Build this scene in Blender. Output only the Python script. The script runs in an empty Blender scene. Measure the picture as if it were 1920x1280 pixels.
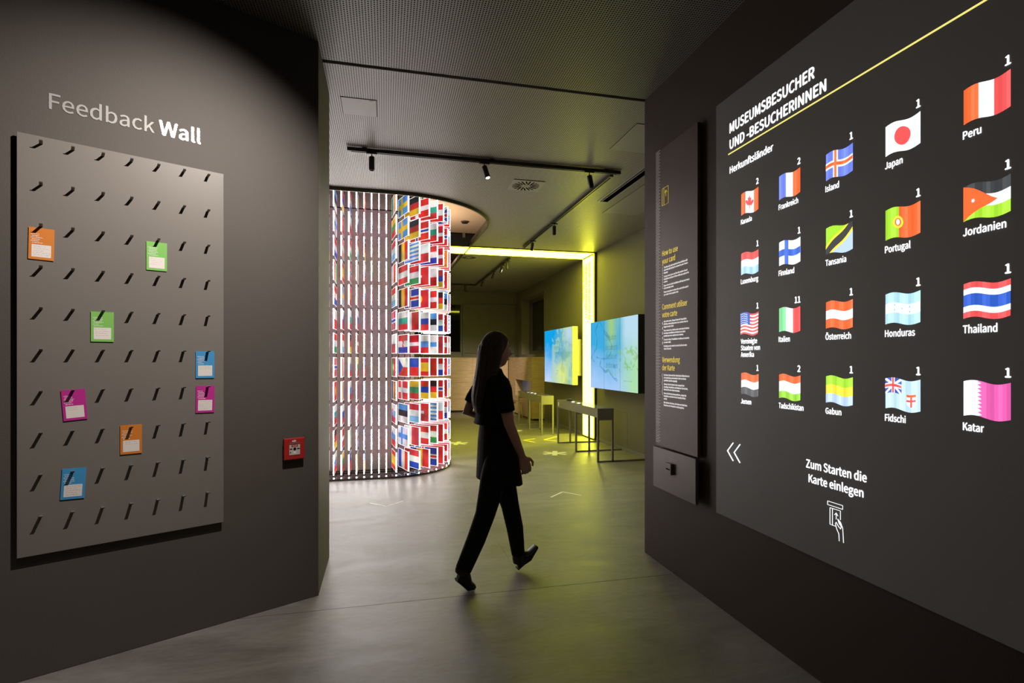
import bpy, bmesh, math, random
from math import sin, cos, pi, radians
from mathutils import Vector, Matrix, noise
random.seed(7)
scn = bpy.context.scene
COL = scn.collection

# ------------------------------------------------------------------ camera, world, lights
CAM_YAW = math.atan(0.238)
cam_d = bpy.data.cameras.new('camera'); cam = bpy.data.objects.new('camera', cam_d); COL.objects.link(cam)
cam.location = (0, 0, 1.45); cam.rotation_euler = (pi/2, 0, -CAM_YAW)
cam_d.sensor_width = 36; cam_d.lens = 36*1000/1920; cam_d.shift_y = 36/1920; cam_d.clip_start = .05
scn.camera = cam
scn.view_settings.view_transform = 'Standard'; scn.view_settings.look = 'None'
scn.view_settings.exposure = 0.0; scn.view_settings.gamma = 1; scn.view_settings.use_curve_mapping = False
world = bpy.data.worlds.new('world'); scn.world = world; world.use_nodes = True
world.node_tree.nodes['Background'].inputs[0].default_value = (.02, .03, .05, 1)
world.node_tree.nodes['Background'].inputs[1].default_value = .12

def light(name, kind, loc, energy, color, target=None, size=.05, spot=60, blend=.5, sizey=None, spread=None):
    d = bpy.data.lights.new(name, kind); d.energy = energy; d.color = color
    if kind == 'AREA':
        d.size = size
        if sizey: d.shape = 'RECTANGLE'; d.size_y = sizey
        if spread: d.spread = radians(spread)
    else: d.shadow_soft_size = size
    if kind == 'SPOT': d.spot_size = radians(spot); d.spot_blend = blend
    o = bpy.data.objects.new(name, d); COL.objects.link(o); o.location = loc
    if target: o.rotation_euler = (Vector(target)-Vector(loc)).to_track_quat('-Z', 'Y').to_euler()
    return o
WARM = (1, .86, .70)
# spotlight above the feedback board (ceiling of the front room)
light('feedback_spot', 'SPOT', (.03, 2.03, 3.36), 285, (1, .91, .83), (-1.20, 3.065, 1.80), .012, 84, 1)
# soft down light of the front room
light('front_down', 'SPOT', (-.55, 1.2, 3.38), 20, WARM, (-.75, 1.6, 0), .05, 95, 1)
light('right_wash', 'SPOT', (.3, .4, 3.38), 16, WARM, (1.9, 2.9, 1.2), .06, 60, 1)
# track spots of the rear room
light('pool_a', 'SPOT', (2.31, 7.15, 3.28), 48, (1, .93, .84), (2.6, 8.0, 0), .03, 42, .8)
light('pool_b', 'SPOT', (.93, 5.15, 3.27), 44, (1, .90, .80), (1.75, 5.9, 0), .03, 48, .9)
light('pool_c', 'SPOT', (-.12, 5.12, 3.25), 30, (1, .88, .80), (-.12, 5.1, 0), .03, 90, 1)
light('pool_d', 'SPOT', (2.31, 8.26, 3.27), 30, (1, .92, .82), (2.3, 10.6, 0), .03, 46, .8)
for i, (y, tx) in enumerate(((10.06, 1.4), (10.5, 2.3), (11.3, 3.3))):
    light('wood_spot', 'SPOT', (2.31, y, 3.28), 340, (1, .84, .66), (tx, 14.9, .55), .03, 38, .7)
light('upper_soffit_fill', 'AREA', (.6, 10.9, 3.5), 60, (1, .74, .50), (.9, 11.0, 6), 1.2)  # unseen area light added to brighten the upper soffit

# ------------------------------------------------------------------ materials
def mat(name, color=(.5, .5, .5), rough=.5, metal=0, emit=None, es=1, spec=.5, noise_amt=0, nscale=8, bump=0, bscale=60, alpha=1, trans=0, coat=0):
    m = bpy.data.materials.new(name); m.use_nodes = True
    nt = m.node_tree; b = nt.nodes['Principled BSDF']
    b.inputs['Base Color'].default_value = (*color, 1); b.inputs['Roughness'].default_value = rough
    b.inputs['Metallic'].default_value = metal; b.inputs['Specular IOR Level'].default_value = spec
    b.inputs['Transmission Weight'].default_value = trans; b.inputs['Coat Weight'].default_value = coat
    if emit: b.inputs['Emission Color'].default_value = (*emit, 1); b.inputs['Emission Strength'].default_value = es
    if noise_amt or bump:
        tc = nt.nodes.new('ShaderNodeTexCoord')
    if noise_amt:
        n = nt.nodes.new('ShaderNodeTexNoise'); n.inputs['Scale'].default_value = nscale; n.inputs['Detail'].default_value = 6
        nt.links.new(tc.outputs['Object'], n.inputs['Vector'])
        r = nt.nodes.new('ShaderNodeMapRange'); r.inputs[1].default_value = .3; r.inputs[2].default_value = .7
        r.inputs[3].default_value = 1-noise_amt; r.inputs[4].default_value = 1+noise_amt
        nt.links.new(n.outputs[0], r.inputs[0])
        v = nt.nodes.new('ShaderNodeVectorMath'); v.operation = 'SCALE'; v.inputs[0].default_value = color
        nt.links.new(r.outputs[0], v.inputs['Scale']); nt.links.new(v.outputs[0], b.inputs['Base Color'])
    if bump:
        n = nt.nodes.new('ShaderNodeTexNoise'); n.inputs['Scale'].default_value = bscale; n.inputs['Detail'].default_value = 4
        nt.links.new(tc.outputs['Object'], n.inputs['Vector'])
        bp = nt.nodes.new('ShaderNodeBump'); bp.inputs['Strength'].default_value = bump; bp.inputs['Distance'].default_value = .002
        nt.links.new(n.outputs[0], bp.inputs['Height']); nt.links.new(bp.outputs[0], b.inputs['Normal'])
    return m

def perforated(name, color, hole, pitch=.0166, rad=.27, rough=.45):
    m = bpy.data.materials.new(name); m.use_nodes = True; nt = m.node_tree; N = nt.nodes; K = nt.links
    b = N['Principled BSDF']; b.inputs['Roughness'].default_value = rough
    tc = N.new('ShaderNodeTexCoord')
    sc = N.new('ShaderNodeVectorMath'); sc.operation = 'SCALE'; sc.inputs['Scale'].default_value = 1/pitch
    K.new(tc.outputs['Object'], sc.inputs[0])
    fr = N.new('ShaderNodeVectorMath'); fr.operation = 'FRACTION'; K.new(sc.outputs[0], fr.inputs[0])
    sb = N.new('ShaderNodeVectorMath'); sb.operation = 'SUBTRACT'; sb.inputs[1].default_value = (.5, .5, 0); K.new(fr.outputs[0], sb.inputs[0])
    ml = N.new('ShaderNodeVectorMath'); ml.operation = 'MULTIPLY'; ml.inputs[1].default_value = (1, 1, 0); K.new(sb.outputs[0], ml.inputs[0])
    ln = N.new('ShaderNodeVectorMath'); ln.operation = 'LENGTH'; K.new(ml.outputs[0], ln.inputs[0])
    lt = N.new('ShaderNodeMath'); lt.operation = 'LESS_THAN'; lt.inputs[1].default_value = rad; K.new(ln.outputs['Value'], lt.inputs[0])
    mx = N.new('ShaderNodeMix'); mx.data_type = 'RGBA'
    mx.inputs['A'].default_value = (*color, 1); mx.inputs['B'].default_value = (*hole, 1)
    K.new(lt.outputs[0], mx.inputs['Factor']); K.new(mx.outputs['Result'], b.inputs['Base Color'])
    sp = N.new('ShaderNodeMath'); sp.operation = 'MULTIPLY_ADD'; sp.inputs[1].default_value = -.5; sp.inputs[2].default_value = .5
    K.new(lt.outputs[0], sp.inputs[0]); K.new(sp.outputs[0], b.inputs['Specular IOR Level'])
    return m

def concrete():
    m = bpy.data.materials.new('polished_concrete'); m.use_nodes = True; nt = m.node_tree; N = nt.nodes; K = nt.links
    b = N['Principled BSDF']; b.inputs['Specular IOR Level'].default_value = .5
    tc = N.new('ShaderNodeTexCoord'); mp = N.new('ShaderNodeMapping'); mp.inputs['Scale'].default_value = (.55, 1.5, 1); mp.inputs['Rotation'].default_value = (0, 0, .25)
    K.new(tc.outputs['Object'], mp.inputs[0])
    n1 = N.new('ShaderNodeTexNoise'); n1.inputs['Scale'].default_value = 2.2; n1.inputs['Detail'].default_value = 9; n1.inputs['Roughness'].default_value = .62; n1.inputs['Distortion'].default_value = .9
    K.new(mp.outputs[0], n1.inputs['Vector'])
    n2 = N.new('ShaderNodeTexNoise'); n2.inputs['Scale'].default_value = 26; n2.inputs['Detail'].default_value = 5; K.new(mp.outputs[0], n2.inputs['Vector'])
    ad = N.new('ShaderNodeMath'); ad.operation = 'MULTIPLY_ADD'; ad.inputs[1].default_value = .25
    K.new(n2.outputs[0], ad.inputs[0]); K.new(n1.outputs[0], ad.inputs[2])
    cr = N.new('ShaderNodeValToRGB'); e = cr.color_ramp.elements
    e[0].position = .42; e[0].color = (.17, .16, .15, 1); e[1].position = .82; e[1].color = (.31, .295, .28, 1)
    K.new(ad.outputs[0], cr.inputs[0]); K.new(cr.outputs[0], b.inputs['Base Color'])
    mr = N.new('ShaderNodeMapRange'); mr.inputs[1].default_value = .35; mr.inputs[2].default_value = .75; mr.inputs[3].default_value = .40; mr.inputs[4].default_value = .55
    K.new(n1.outputs[0], mr.inputs[0]); K.new(mr.outputs[0], b.inputs['Roughness'])
    bp = N.new('ShaderNodeBump'); bp.inputs['Strength'].default_value = .22; bp.inputs['Distance'].default_value = .004
    K.new(ad.outputs[0], bp.inputs['Height']); K.new(bp.outputs[0], b.inputs['Normal'])
    return m

def wood(name, c1, c2, scale=(1, 1, 14)):
    m = bpy.data.materials.new(name); m.use_nodes = True; nt = m.node_tree; N = nt.nodes; K = nt.links
    b = N['Principled BSDF']; b.inputs['Roughness'].default_value = .5
    tc = N.new('ShaderNodeTexCoord'); mp = N.new('ShaderNodeMapping'); mp.inputs['Scale'].default_value = scale
    K.new(tc.outputs['Object'], mp.inputs[0])
    n = N.new('ShaderNodeTexNoise'); n.inputs['Scale'].default_value = 3; n.inputs['Detail'].default_value = 8; n.inputs['Distortion'].default_value = .6
    K.new(mp.outputs[0], n.inputs['Vector'])
    cr = N.new('ShaderNodeValToRGB'); e = cr.color_ramp.elements
    e[0].position = .35; e[0].color = (*c1, 1); e[1].position = .68; e[1].color = (*c2, 1)
    K.new(n.outputs[0], cr.inputs[0]); K.new(cr.outputs[0], b.inputs['Base Color'])
    return m

def attr_emit(name, strength, rough=.4, base=.25, vary=False):
    m = bpy.data.materials.new(name); m.use_nodes = True; nt = m.node_tree; b = nt.nodes['Principled BSDF']
    a = nt.nodes.new('ShaderNodeAttribute'); a.attribute_name = 'Col'
    v = nt.nodes.new('ShaderNodeVectorMath'); v.operation = 'SCALE'; v.inputs['Scale'].default_value = base
    nt.links.new(a.outputs['Color'], v.inputs[0]); nt.links.new(v.outputs[0], b.inputs['Base Color'])
    nt.links.new(a.outputs['Color'], b.inputs['Emission Color'])
    b.inputs['Emission Strength'].default_value = strength; b.inputs['Roughness'].default_value = rough
    if vary:   # uneven light inside the acrylic, different in every plate
        oi = nt.nodes.new('ShaderNodeObjectInfo'); tc = nt.nodes.new('ShaderNodeTexCoord')
        n = nt.nodes.new('ShaderNodeTexNoise'); n.noise_dimensions = '4D'; n.inputs['Scale'].default_value = 5; n.inputs['Detail'].default_value = 1
        w = nt.nodes.new('ShaderNodeMath'); w.operation = 'MULTIPLY'; w.inputs[1].default_value = 60
        nt.links.new(oi.outputs['Random'], w.inputs[0]); nt.links.new(w.outputs[0], n.inputs['W']); nt.links.new(tc.outputs['Object'], n.inputs['Vector'])
        r = nt.nodes.new('ShaderNodeMapRange'); r.inputs[1].default_value = .3; r.inputs[2].default_value = .72; r.inputs[3].default_value = strength*.45; r.inputs[4].default_value = strength*1.45
        nt.links.new(n.outputs[0], r.inputs[0]); nt.links.new(r.outputs[0], b.inputs['Emission Strength'])
        mx = nt.nodes.new('ShaderNodeMix'); mx.data_type = 'RGBA'; mx.blend_type = 'MULTIPLY'; mx.inputs['Factor'].default_value = .55
        nt.links.new(a.outputs['Color'], mx.inputs['A']); nt.links.new(n.outputs['Color'], mx.inputs['B']); 
        nt.links.new(mx.outputs['Result'], b.inputs['Emission Color'])
    return m

M = dict(
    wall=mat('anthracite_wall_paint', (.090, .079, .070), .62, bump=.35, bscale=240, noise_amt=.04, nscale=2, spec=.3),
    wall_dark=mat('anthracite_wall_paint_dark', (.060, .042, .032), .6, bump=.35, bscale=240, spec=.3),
    wall_rear=mat('grey_plaster_yellow_light_tint', (.195, .18, .13), .65, bump=.3, bscale=200, spec=.3),  # greyish plaster, yellow of the portal light mixed into its colour
    board=mat('taupe_coated_board', (.185, .168, .152), .42, bump=.1, bscale=300, spec=.35),
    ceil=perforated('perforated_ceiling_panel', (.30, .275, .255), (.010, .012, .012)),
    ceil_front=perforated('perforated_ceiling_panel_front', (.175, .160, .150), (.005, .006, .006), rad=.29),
    smooth=mat('smooth_ceiling_sheet', (.26, .245, .23), .5),
    black=mat('black_metal', (.012, .012, .012), .35),
    gap=mat('dark_gap', (.002, .002, .002), .9, spec=0),
    lip=mat('olive_metal_edge', (.07, .068, .03), .5),
    concrete=concrete(),
    soffit=mat('warm_upper_plaster', (.42, .33, .25), .8),
    neon=mat('yellow_light_diffuser', (.9, .9, .2), .5, emit=(.95, .95, .066), es=12.5),
    neon_edge=mat('yellow_diffuser_edge', (.9, .9, .1), .5, emit=(1, .96, .012), es=5),
    neon_ink=mat('yellow_green_ink', (.5, .5, .02), .5, emit=(.62, .62, .03), es=1),
    portal=mat('portal_frame', (.03, .03, .018), .5),
    printed=mat('white_print', (.82, .80, .78), .5),
    grey_print=mat('grey_foil_letters', (.33, .32, .31), .5, metal=.1),
    foil=mat('silver_foil_letters', (.95, .93, .90), .42, metal=.85),
    red=mat('red_plastic', (.42, .02, .018), .35),
    white_plastic=mat('white_glass', (.55, .52, .48), .2),
    hook=mat('hook_metal', (.15, .135, .12), .5),
    wood=wood('oak_panel', (.50, .35, .225), (.66, .48, .325)),
    wood_side=wood('oak_panel_side', (.44, .31, .19), (.58, .42, .27)),
    stool=wood('beech', (.5, .33, .18), (.65, .45, .27), (14, 14, 1)),
    console=mat('grey_powder_coat', (.23, .215, .19), .45),
    console_top=mat('grey_gloss_top', (.24, .25, .25), .16, coat=.6),
    steel=mat('brushed_steel', (.60, .54, .50), .5, metal=.5, noise_amt=.12, nscale=14),
    mirror=mat('dark_mirror_plinth', (.12, .11, .10), .09, metal=.9),
    cable=mat('cable', (.05, .05, .045), .4, metal=.6),
    flag=attr_emit('backlit_flag_print', .85, vary=True),
    glow=mat('glowing_plate_border', (.9, .9, .9), .4, emit=(.96, .98, 1), es=1.3),
    rim=mat('glowing_plate_rim', (.9, .9, .9), .4, emit=(1, .95, .92), es=30),
    lamp=mat('lamp_glow', (.9, .9, .9), .4, emit=(1, .92, .8), es=14),
    proj=attr_emit('projected_flag_image', 1.12, base=.1),
    projwhite=mat('projected_white', (.7, .7, .7), .5, emit=(.93, .96, 1), es=1.35),
    projyellow=mat('projected_yellow', (.6, .55, .1), .5, emit=(1, .88, .24), es=.95),
    panel=mat('projection_board', (.105, .098, .088), .55, bump=.2, bscale=300, emit=(1, .95, .88), es=.0125),  # faint emission stands in for the projector's black level on the board
    infob=mat('black_info_board', (.088, .057, .052), .48, spec=.4),
    infoyellow=mat('self_lit_yellow_print', (.80, .62, .10), .5, emit=(.8, .62, .08), es=.6),  # plain print on the sign, emission added to brighten it
    infowhite=mat('self_lit_white_info_print', (.8, .8, .8), .5, emit=(.9, .9, .9), es=.6),  # also plain print, brightened by its own emission
    reader=mat('dark_bronze_metal', (.115, .095, .082), .45, metal=.15),
    screen=attr_emit('screen_image', .95, rough=.15, base=.02),
    screen_ink=mat('screen_dark_lettering', (.02, .07, .07), .4, emit=(.06, .20, .22), es=1),
    glass=mat('dark_window_glass', (.004, .005, .006), .03, spec=.6),
    winframe=mat('window_frame', (.12, .112, .095), .5),
    blind=mat('grey_blind', (.15, .14, .115), .7),
    sticker=mat('white_floor_sticker', (.85, .84, .80), .5),
    ysticker=mat('yellow_floor_sticker', (.75, .72, .04), .5),
    skin=mat('skin', (.50, .27, .19), .5), hair=mat('dark_brown_hair', (.032, .015, .008), .65, noise_amt=.5, nscale=60),
    cloth=mat('black_cloth', (.006, .006, .006), .85, spec=.2), cloth2=mat('black_twill', (.009, .008, .009), .8, spec=.2),
    shoe=mat('black_leather', (.008, .008, .008), .4), sole=mat('black_rubber', (.012, .012, .012), .7),
    eye=mat('eye_white', (.7, .7, .68), .3), iris=mat('iris', (.04, .02, .01), .2), lips=mat('lips', (.40, .12, .10), .45),
    niche=mat('niche_display', (.05, .055, .075), .25, emit=(.35, .38, .55), es=.10),
    drop=mat('led_dot', (.9, .9, .9), .4, emit=(.9, .97, 1), es=12),
)
CARDCOL = dict(orange=(.66, .20, .02), green=(.20, .52, .10), blue=(.05, .30, .62), magenta=(.52, .02, .28))
for k, c in CARDCOL.items(): M['card_'+k] = mat(k+'_card', c, .55)
M['card_white'] = mat('card_writing_field', (.80, .74, .70), .6)
M['pen'] = mat('pen_ink', (.25, .25, .34), .6)

# ------------------------------------------------------------------ mesh helpers
class MB:
    def __init__(s): s.v = []; s.f = []; s.mi = []; s.c = []
    def poly(s, pts, mi=0, col=None):
        n = len(s.v); s.v += [tuple(p) for p in pts]; s.f.append(tuple(range(n, n+len(pts)))); s.mi.append(mi); s.c.append(col or (1, 1, 1)); return s
    def box(s, x0, x1, y0, y1, z0, z1, mi=0, rot=None, piv=None):
        P = [(x, y, z) for z in (z0, z1) for x, y in ((x0, y0), (x1, y0), (x1, y1), (x0, y1))]
        if rot is not None: P = [tuple(rot @ (Vector(p)-Vector(piv)) + Vector(piv)) for p in P]
        n = len(s.v); s.v += P
        for q in ((3, 2, 1, 0), (4, 5, 6, 7), (0, 1, 5, 4), (1, 2, 6, 5), (2, 3, 7, 6), (3, 0, 4, 7)):
            s.f.append(tuple(n+i for i in q)); s.mi.append(mi); s.c.append((1, 1, 1))
        return s
    def loft(s, rings, mi=0, cap=True, closed=True):
        n = len(s.v); k = len(rings[0])
        for r in rings: s.v += [tuple(p) for p in r]
        for i in range(len(rings)-1):
            for j in range(k if closed else k-1):
                a = n+i*k+j; b = n+i*k+(j+1) % k
                s.f.append((a, b, b+k, a+k)); s.mi.append(mi); s.c.append((1, 1, 1))
        if cap:
            s.f.append(tuple(reversed(range(n, n+k)))); s.mi.append(mi); s.c.append((1, 1, 1))
            m = n+(len(rings)-1)*k; s.f.append(tuple(range(m, m+k))); s.mi.append(mi); s.c.append((1, 1, 1))
        return s
    def tube(s, pts, radii, n=10, mi=0, ell=None):
        pts = [Vector(p) for p in pts]
        if not hasattr(radii, '__len__'): radii = [radii]*len(pts)
        rings = []; up = None
        for i, p in enumerate(pts):
            d = (pts[min(i+1, len(pts)-1)]-pts[max(i-1, 0)]).normalized()
            if up is None:
                up = Vector((0, 0, 1)) if abs(d.z) < .9 else Vector((1, 0, 0))
            u = (up-d*up.dot(d)).normalized(); w = d.cross(u); up = u
            r = radii[i]; ra, rb = (r if hasattr(r, '__len__') else (r, r))
            rings.append([p+u*ra*cos(2*pi*j/n)+w*rb*sin(2*pi*j/n) for j in range(n)])
        return s.loft(rings, mi)
    def prism(s, pts2, z0, z1, mi=0):
        return s.loft([[(x, y, z0) for x, y in pts2], [(x, y, z1) for x, y in pts2]], mi)
    def mesh(s, name, mats, cols=False, smooth=False):
        me = bpy.data.meshes.new(name); me.from_pydata(s.v, [], s.f)
        for m in (mats if isinstance(mats, (list, tuple)) else [mats]): me.materials.append(m)
        me.polygons.foreach_set('material_index', s.mi)
        if smooth: me.polygons.foreach_set('use_smooth', [True]*len(s.f))
        if cols:
            a = me.color_attributes.new('Col', 'FLOAT_COLOR', 'CORNER'); d = []
            for p, c in zip(me.polygons, s.c): d += [*c, 1.0]*p.loop_total
            a.data.foreach_set('color', d)
        me.validate(); me.update(); return me

def link(name, me, parent=None, loc=(0, 0, 0), rot=(0, 0, 0), matrix=None, bevel=0):
    o = bpy.data.objects.new(name, me); COL.objects.link(o)
    if parent: o.parent = parent
    if matrix is not None: o.matrix_local = matrix
    else: o.location = loc; o.rotation_euler = rot
    if bevel:
        b = o.modifiers.new('bevel', 'BEVEL'); b.width = bevel; b.segments = 2; b.limit_method = 'ANGLE'
    return o
def obj(name, mb, mats, parent=None, loc=(0, 0, 0), rot=(0, 0, 0), matrix=None, bevel=0, cols=False, smooth=False, label=None):
    o = link(name, mb.mesh(name, mats, cols, smooth), parent, loc, rot, matrix, bevel)
    if label: o['label'] = label
    return o
def tag(o, label=None, cat=None, group=None, kind=None):
    if label: o['label'] = label
    if cat: o['category'] = cat
    if group: o['group'] = group
    if kind: o['kind'] = kind
    return o
def thing(name, label, cat, loc=(0, 0, 0), rot=(0, 0, 0), matrix=None, group=None):
    o = bpy.data.objects.new(name, None); COL.objects.link(o); o.empty_display_size = .1
    if matrix is not None: o.matrix_world = matrix
    else: o.location = loc; o.rotation_euler = rot
    return tag(o, label, cat, group)
def struct(name, mb, mats, label=None, **k): return tag(obj(name, mb, mats, **k), label, None, None, 'structure')
def frame(origin, x, y):
    x = Vector(x).normalized(); y = Vector(y).normalized(); z = x.cross(y)
    m = Matrix((x, y, z)).transposed().to_4x4(); m.translation = Vector(origin); return m

_tc = {}
try:
    import os
    FONT = bpy.data.fonts.load(os.path.join(bpy.utils.resource_path('LOCAL'), 'datafiles', 'fonts', 'Noto Sans CJK Regular.woff2'))   # Blender's own bundled typeface
except Exception:
    FONT = None
def _glyphs(s, shear, sp):
    key = (s, shear, sp)
    if key not in _tc:
        c = bpy.data.curves.new('txt', 'FONT'); c.body = s; c.size = 1; c.shear = shear; c.resolution_u = 3; c.space_character = sp
        c.fill_mode = 'FRONT'
        if FONT: c.font = FONT
        o = bpy.data.objects.new('txt', c); COL.objects.link(o); dg = bpy.context.evaluated_depsgraph_get()
        me = bpy.data.meshes.new_from_object(o.evaluated_get(dg))
        _tc[key] = ([tuple(v.co) for v in me.vertices], [tuple(p.vertices) for p in me.polygons])
        bpy.data.meshes.remove(me); bpy.data.objects.remove(o); bpy.data.curves.remove(c)
    return _tc[key]
def text_mb(s, cap=None, width=None, bold=0.0, shear=0, align='LEFT', xs=1.0, sp=1.0, z=0.0012):
    V, F = _glyphs(s, shear, sp); H = _glyphs('H', 0, 1.0)[0]
    sc = cap/max(v[1] for v in H)
    x0 = min(v[0] for v in V); x1 = max(v[0] for v in V)
    sx = (width/(x1-x0)) if width else sc*xs
    off = {'LEFT': -x0, 'CENTER': -(x0+x1)/2, 'RIGHT': -x1}[align]
    mb = MB(); k = 0
    for dx, dy in (((0, 0), (-1, 0), (1, 0), (0, .7), (0, -.7)) if bold else ((0, 0),)):   # stroke weight
        n = len(mb.v); mb.v += [((v[0]+off+dx*bold)*sx, (v[1]+dy*bold)*sc, z+k*.00008) for v in V]
        mb.f += [tuple(n+i for i in f) for f in F]; k += 1
    mb.mi = [0]*len(mb.f); mb.c = [(1, 1, 1)]*len(mb.f); return mb
def text(name, s, m, parent, x, y, z=.001, label=None, **k):
    return obj(name, text_mb(s, **k), m, parent, (x, y, z), label=label)

# ------------------------------------------------------------------ flags in a unit square (x right, y up)
R_ = (.80, .035, .03); DR = (.60, .01, .02); W_ = (.90, .90, .88); B_ = (.02, .07, .50); LB = (.10, .35, .85); K_ = (.02, .02, .02)
G_ = (.03, .38, .10); Y_ = (1, .62, .03); O_ = (.95, .28, .03); PU = (.15, .03, .20); GR = (.35, .33, .30)
def hs(*c, w=None):
    w = w or [1]*len(c); t = sum(w); y = 1; out = []
    for q, k in zip(c, w): out.append((0, 1, y-k/t, y, q)); y -= k/t
    return out
def vs(*c, w=None):
    w = w or [1]*len(c); t = sum(w); x = 0; out = []
    for q, k in zip(c, w): out.append((x, x+k/t, 0, 1, q)); x += k/t
    return out
def nordic(bg, c, c2=None):
    o = [(0, 1, 0, 1, bg), (.28, .46, 0, 1, c), (0, 1, .37, .63, c)]
    if c2: o += [(.325, .415, 0, 1, c2), (0, 1, .44, .56, c2)]
    return o
def P(pts, c): return ('p', pts, c)
def disc(cx, cy, rx, ry, c, n=20): return P([(cx+rx*cos(2*pi*i/n), cy+ry*sin(2*pi*i/n)) for i in range(n)], c)
def star(cx, cy, rx, ry, c, n=5, k=.4):
    return P([(cx+rx*(1 if i % 2 == 0 else k)*sin(pi*i/n), cy+ry*(1 if i % 2 == 0 else k)*cos(pi*i/n)) for i in range(2*n)], c)
FL = dict(
    spain=hs(R_, Y_, R_, w=[1, 2, 1])+[disc(.3, .5, .07, .12, O_)], france=vs(B_, W_, R_), netherlands=hs(R_, W_, B_),
    romania=vs(B_, Y_, R_), iceland=nordic(B_, W_, R_), norway=nordic(R_, W_, B_), swiss=[(0, 1, 0, 1, R_), (.42, .58, .2, .8, W_), (.25, .75, .42, .58, W_)],
    denmark=nordic(R_, W_), slovenia=hs(W_, LB, R_)+[disc(.28, .66, .08, .16, B_)], finland=nordic(W_, LB), malta=vs(W_, R_), austria=hs(R_, W_, R_),
    hungary=hs(R_, W_, G_), albania=[(0, 1, 0, 1, DR)], turkey=[(0, 1, 0, 1, R_), disc(.38, .5, .17, .26, W_), disc(.42, .5, .13, .2, R_), star(.6, .5, .07, .11, W_)],
    slovakia=hs(W_, LB, R_)+[P([(.2, .75), (.42, .75), (.42, .45), (.31, .3), (.2, .45)], R_), (.29, .33, .4, .7, W_), (.24, .38, .56, .6, W_)],
    estonia=hs(LB, K_, W_), luxembourg=hs(R_, W_, (.25, .55, .9)),
    greece=hs(LB, W_, LB, W_, LB, W_, LB, W_, LB)+[(0, .37, .444, 1, LB), (.15, .22, .444, 1, W_), (0, .37, .68, .76, W_)],
    poland=hs(W_, R_), lithuania=hs(Y_, G_, R_), armenia=hs(R_, B_, Y_), germany=hs(K_, R_, Y_),
    portugal=vs(G_, R_, w=[2, 3])+[disc(.4, .5, .13, .2, Y_), disc(.4, .5, .07, .12, W_)],
    czechia=hs(W_, R_)+[P([(0, 0), (.5, .5), (0, 1)], B_)], liechtenstein=hs(B_, R_)+[disc(.22, .72, .1, .1, Y_)],
    croatia=hs(R_, W_, B_)+[P([(.4, .72), (.6, .72), (.6, .4), (.5, .25), (.4, .4)], R_), (.44, .5, .5, .6, W_), (.5, .56, .4, .5, W_)],
    latvia=hs(DR, W_, DR, w=[2, 1, 2]), serbia=hs(R_, B_, W_), bulgaria=hs(W_, (.02, .45, .3), R_), belgium=vs(K_, Y_, R_),
    sweden=nordic(LB, Y_), ireland=vs(G_, W_, O_), italy=vs(G_, W_, R_), russia=hs(W_, B_, R_), ukraine=hs(LB, Y_), macedonia=[(0, 1, 0, 1, R_), disc(.5, .5, .16, .24, Y_)],
    uk=[(0, 1, 0, 1, B_), P([(0, 0), (.12, 0), (1, .88), (1, 1), (.88, 1), (0, .12)], W_), P([(0, 1), (0, .88), (.88, 0), (1, 0), (1, .12), (.12, 1)], W_), (.4, .6, 0, 1, W_), (0, 1, .35, .65, W_), (.44, .56, 0, 1, R_), (0, 1, .42, .58, R_)],
)
def split_x(prim, nx):
    x0, x1, y0, y1, c = prim; n = max(1, round((x1-x0)*nx)); out = []
    for i in range(n):
        a = x0+(x1-x0)*i/n; b = x0+(x1-x0)*(i+1)/n; out.append(([(a, y0), (b, y0), (b, y1), (a, y1)], c))
    return out
def subdiv_poly(pts, step=.12):
    o = []
    for i, p in enumerate(pts):
        q = pts[(i+1) % len(pts)]; n = max(1, int(abs(q[0]-p[0])/step))
        for k in range(n): o.append((p[0]+(q[0]-p[0])*k/n, p[1]+(q[1]-p[1])*k/n))
    return o
def flag_polys(design, nx=1):
    out = []
    for i, pr in enumerate(design):
        if pr[0] == 'p': out.append((subdiv_poly(pr[1]) if nx > 1 else pr[1], pr[2], i))
        else:
            for pts, c in split_x(pr, nx): out.append((pts, c, i))
    return out

# ------------------------------------------------------------------ the rooms
CE = 3.42
A = Vector((-.400, 3.48)); la = radians(62.6); L = Vector((sin(la), cos(la))); NL = Vector((L.y, -L.x))
# left wall: wedge block from the door jamb back to the left
e = A-L*4.6
mb = MB(); mb.prism([(A.x, A.y), (A.x, 4.138), (-4.6, 4.138), (e.x, e.y)], 0, CE)
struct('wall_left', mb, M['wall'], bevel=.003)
# right wall block: front room side and the end facing the rear room
mb = MB(); mb.prism([(1.912, -2.2), (2.2, -2.2), (3.95, 3.40), (3.95, 3.697), (1.912, 3.697)], 0, CE)
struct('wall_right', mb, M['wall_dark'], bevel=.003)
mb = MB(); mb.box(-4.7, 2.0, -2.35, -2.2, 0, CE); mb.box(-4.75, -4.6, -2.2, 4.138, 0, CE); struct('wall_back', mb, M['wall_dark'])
# rear room right wall with the window opening
mb = MB(); XW = 3.75
mb.box(XW, 4.1, 3.697, 12.42, 0, CE); mb.box(XW, 4.1, 12.42, 14.6, 0, 1.62); mb.box(XW, 4.1, 12.42, 14.6, 3.15, CE); mb.box(XW, 4.1, 14.6, 15.5, 0, CE)
struct('wall_rear_right', mb, M['wall_rear'])
mb = MB(); mb.box(-4.6, XW, 15.2, 15.5, 0, 1.62); mb.box(-4.6, 2.16, 15.2, 15.5, 3.08, 5.6); mb.box(2.16, XW, 15.2, 15.5, 1.62, CE)
mb.box(-4.6, .3, 15.2, 15.5, 1.62, 3.08)
struct('wall_rear', mb, M['wall_rear'])
mb = MB(); mb.box(-4.75, -4.6, 4.138, 15.5, 0, 5.6); struct('wall_rear_left', mb, M['wall_rear'])
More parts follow.
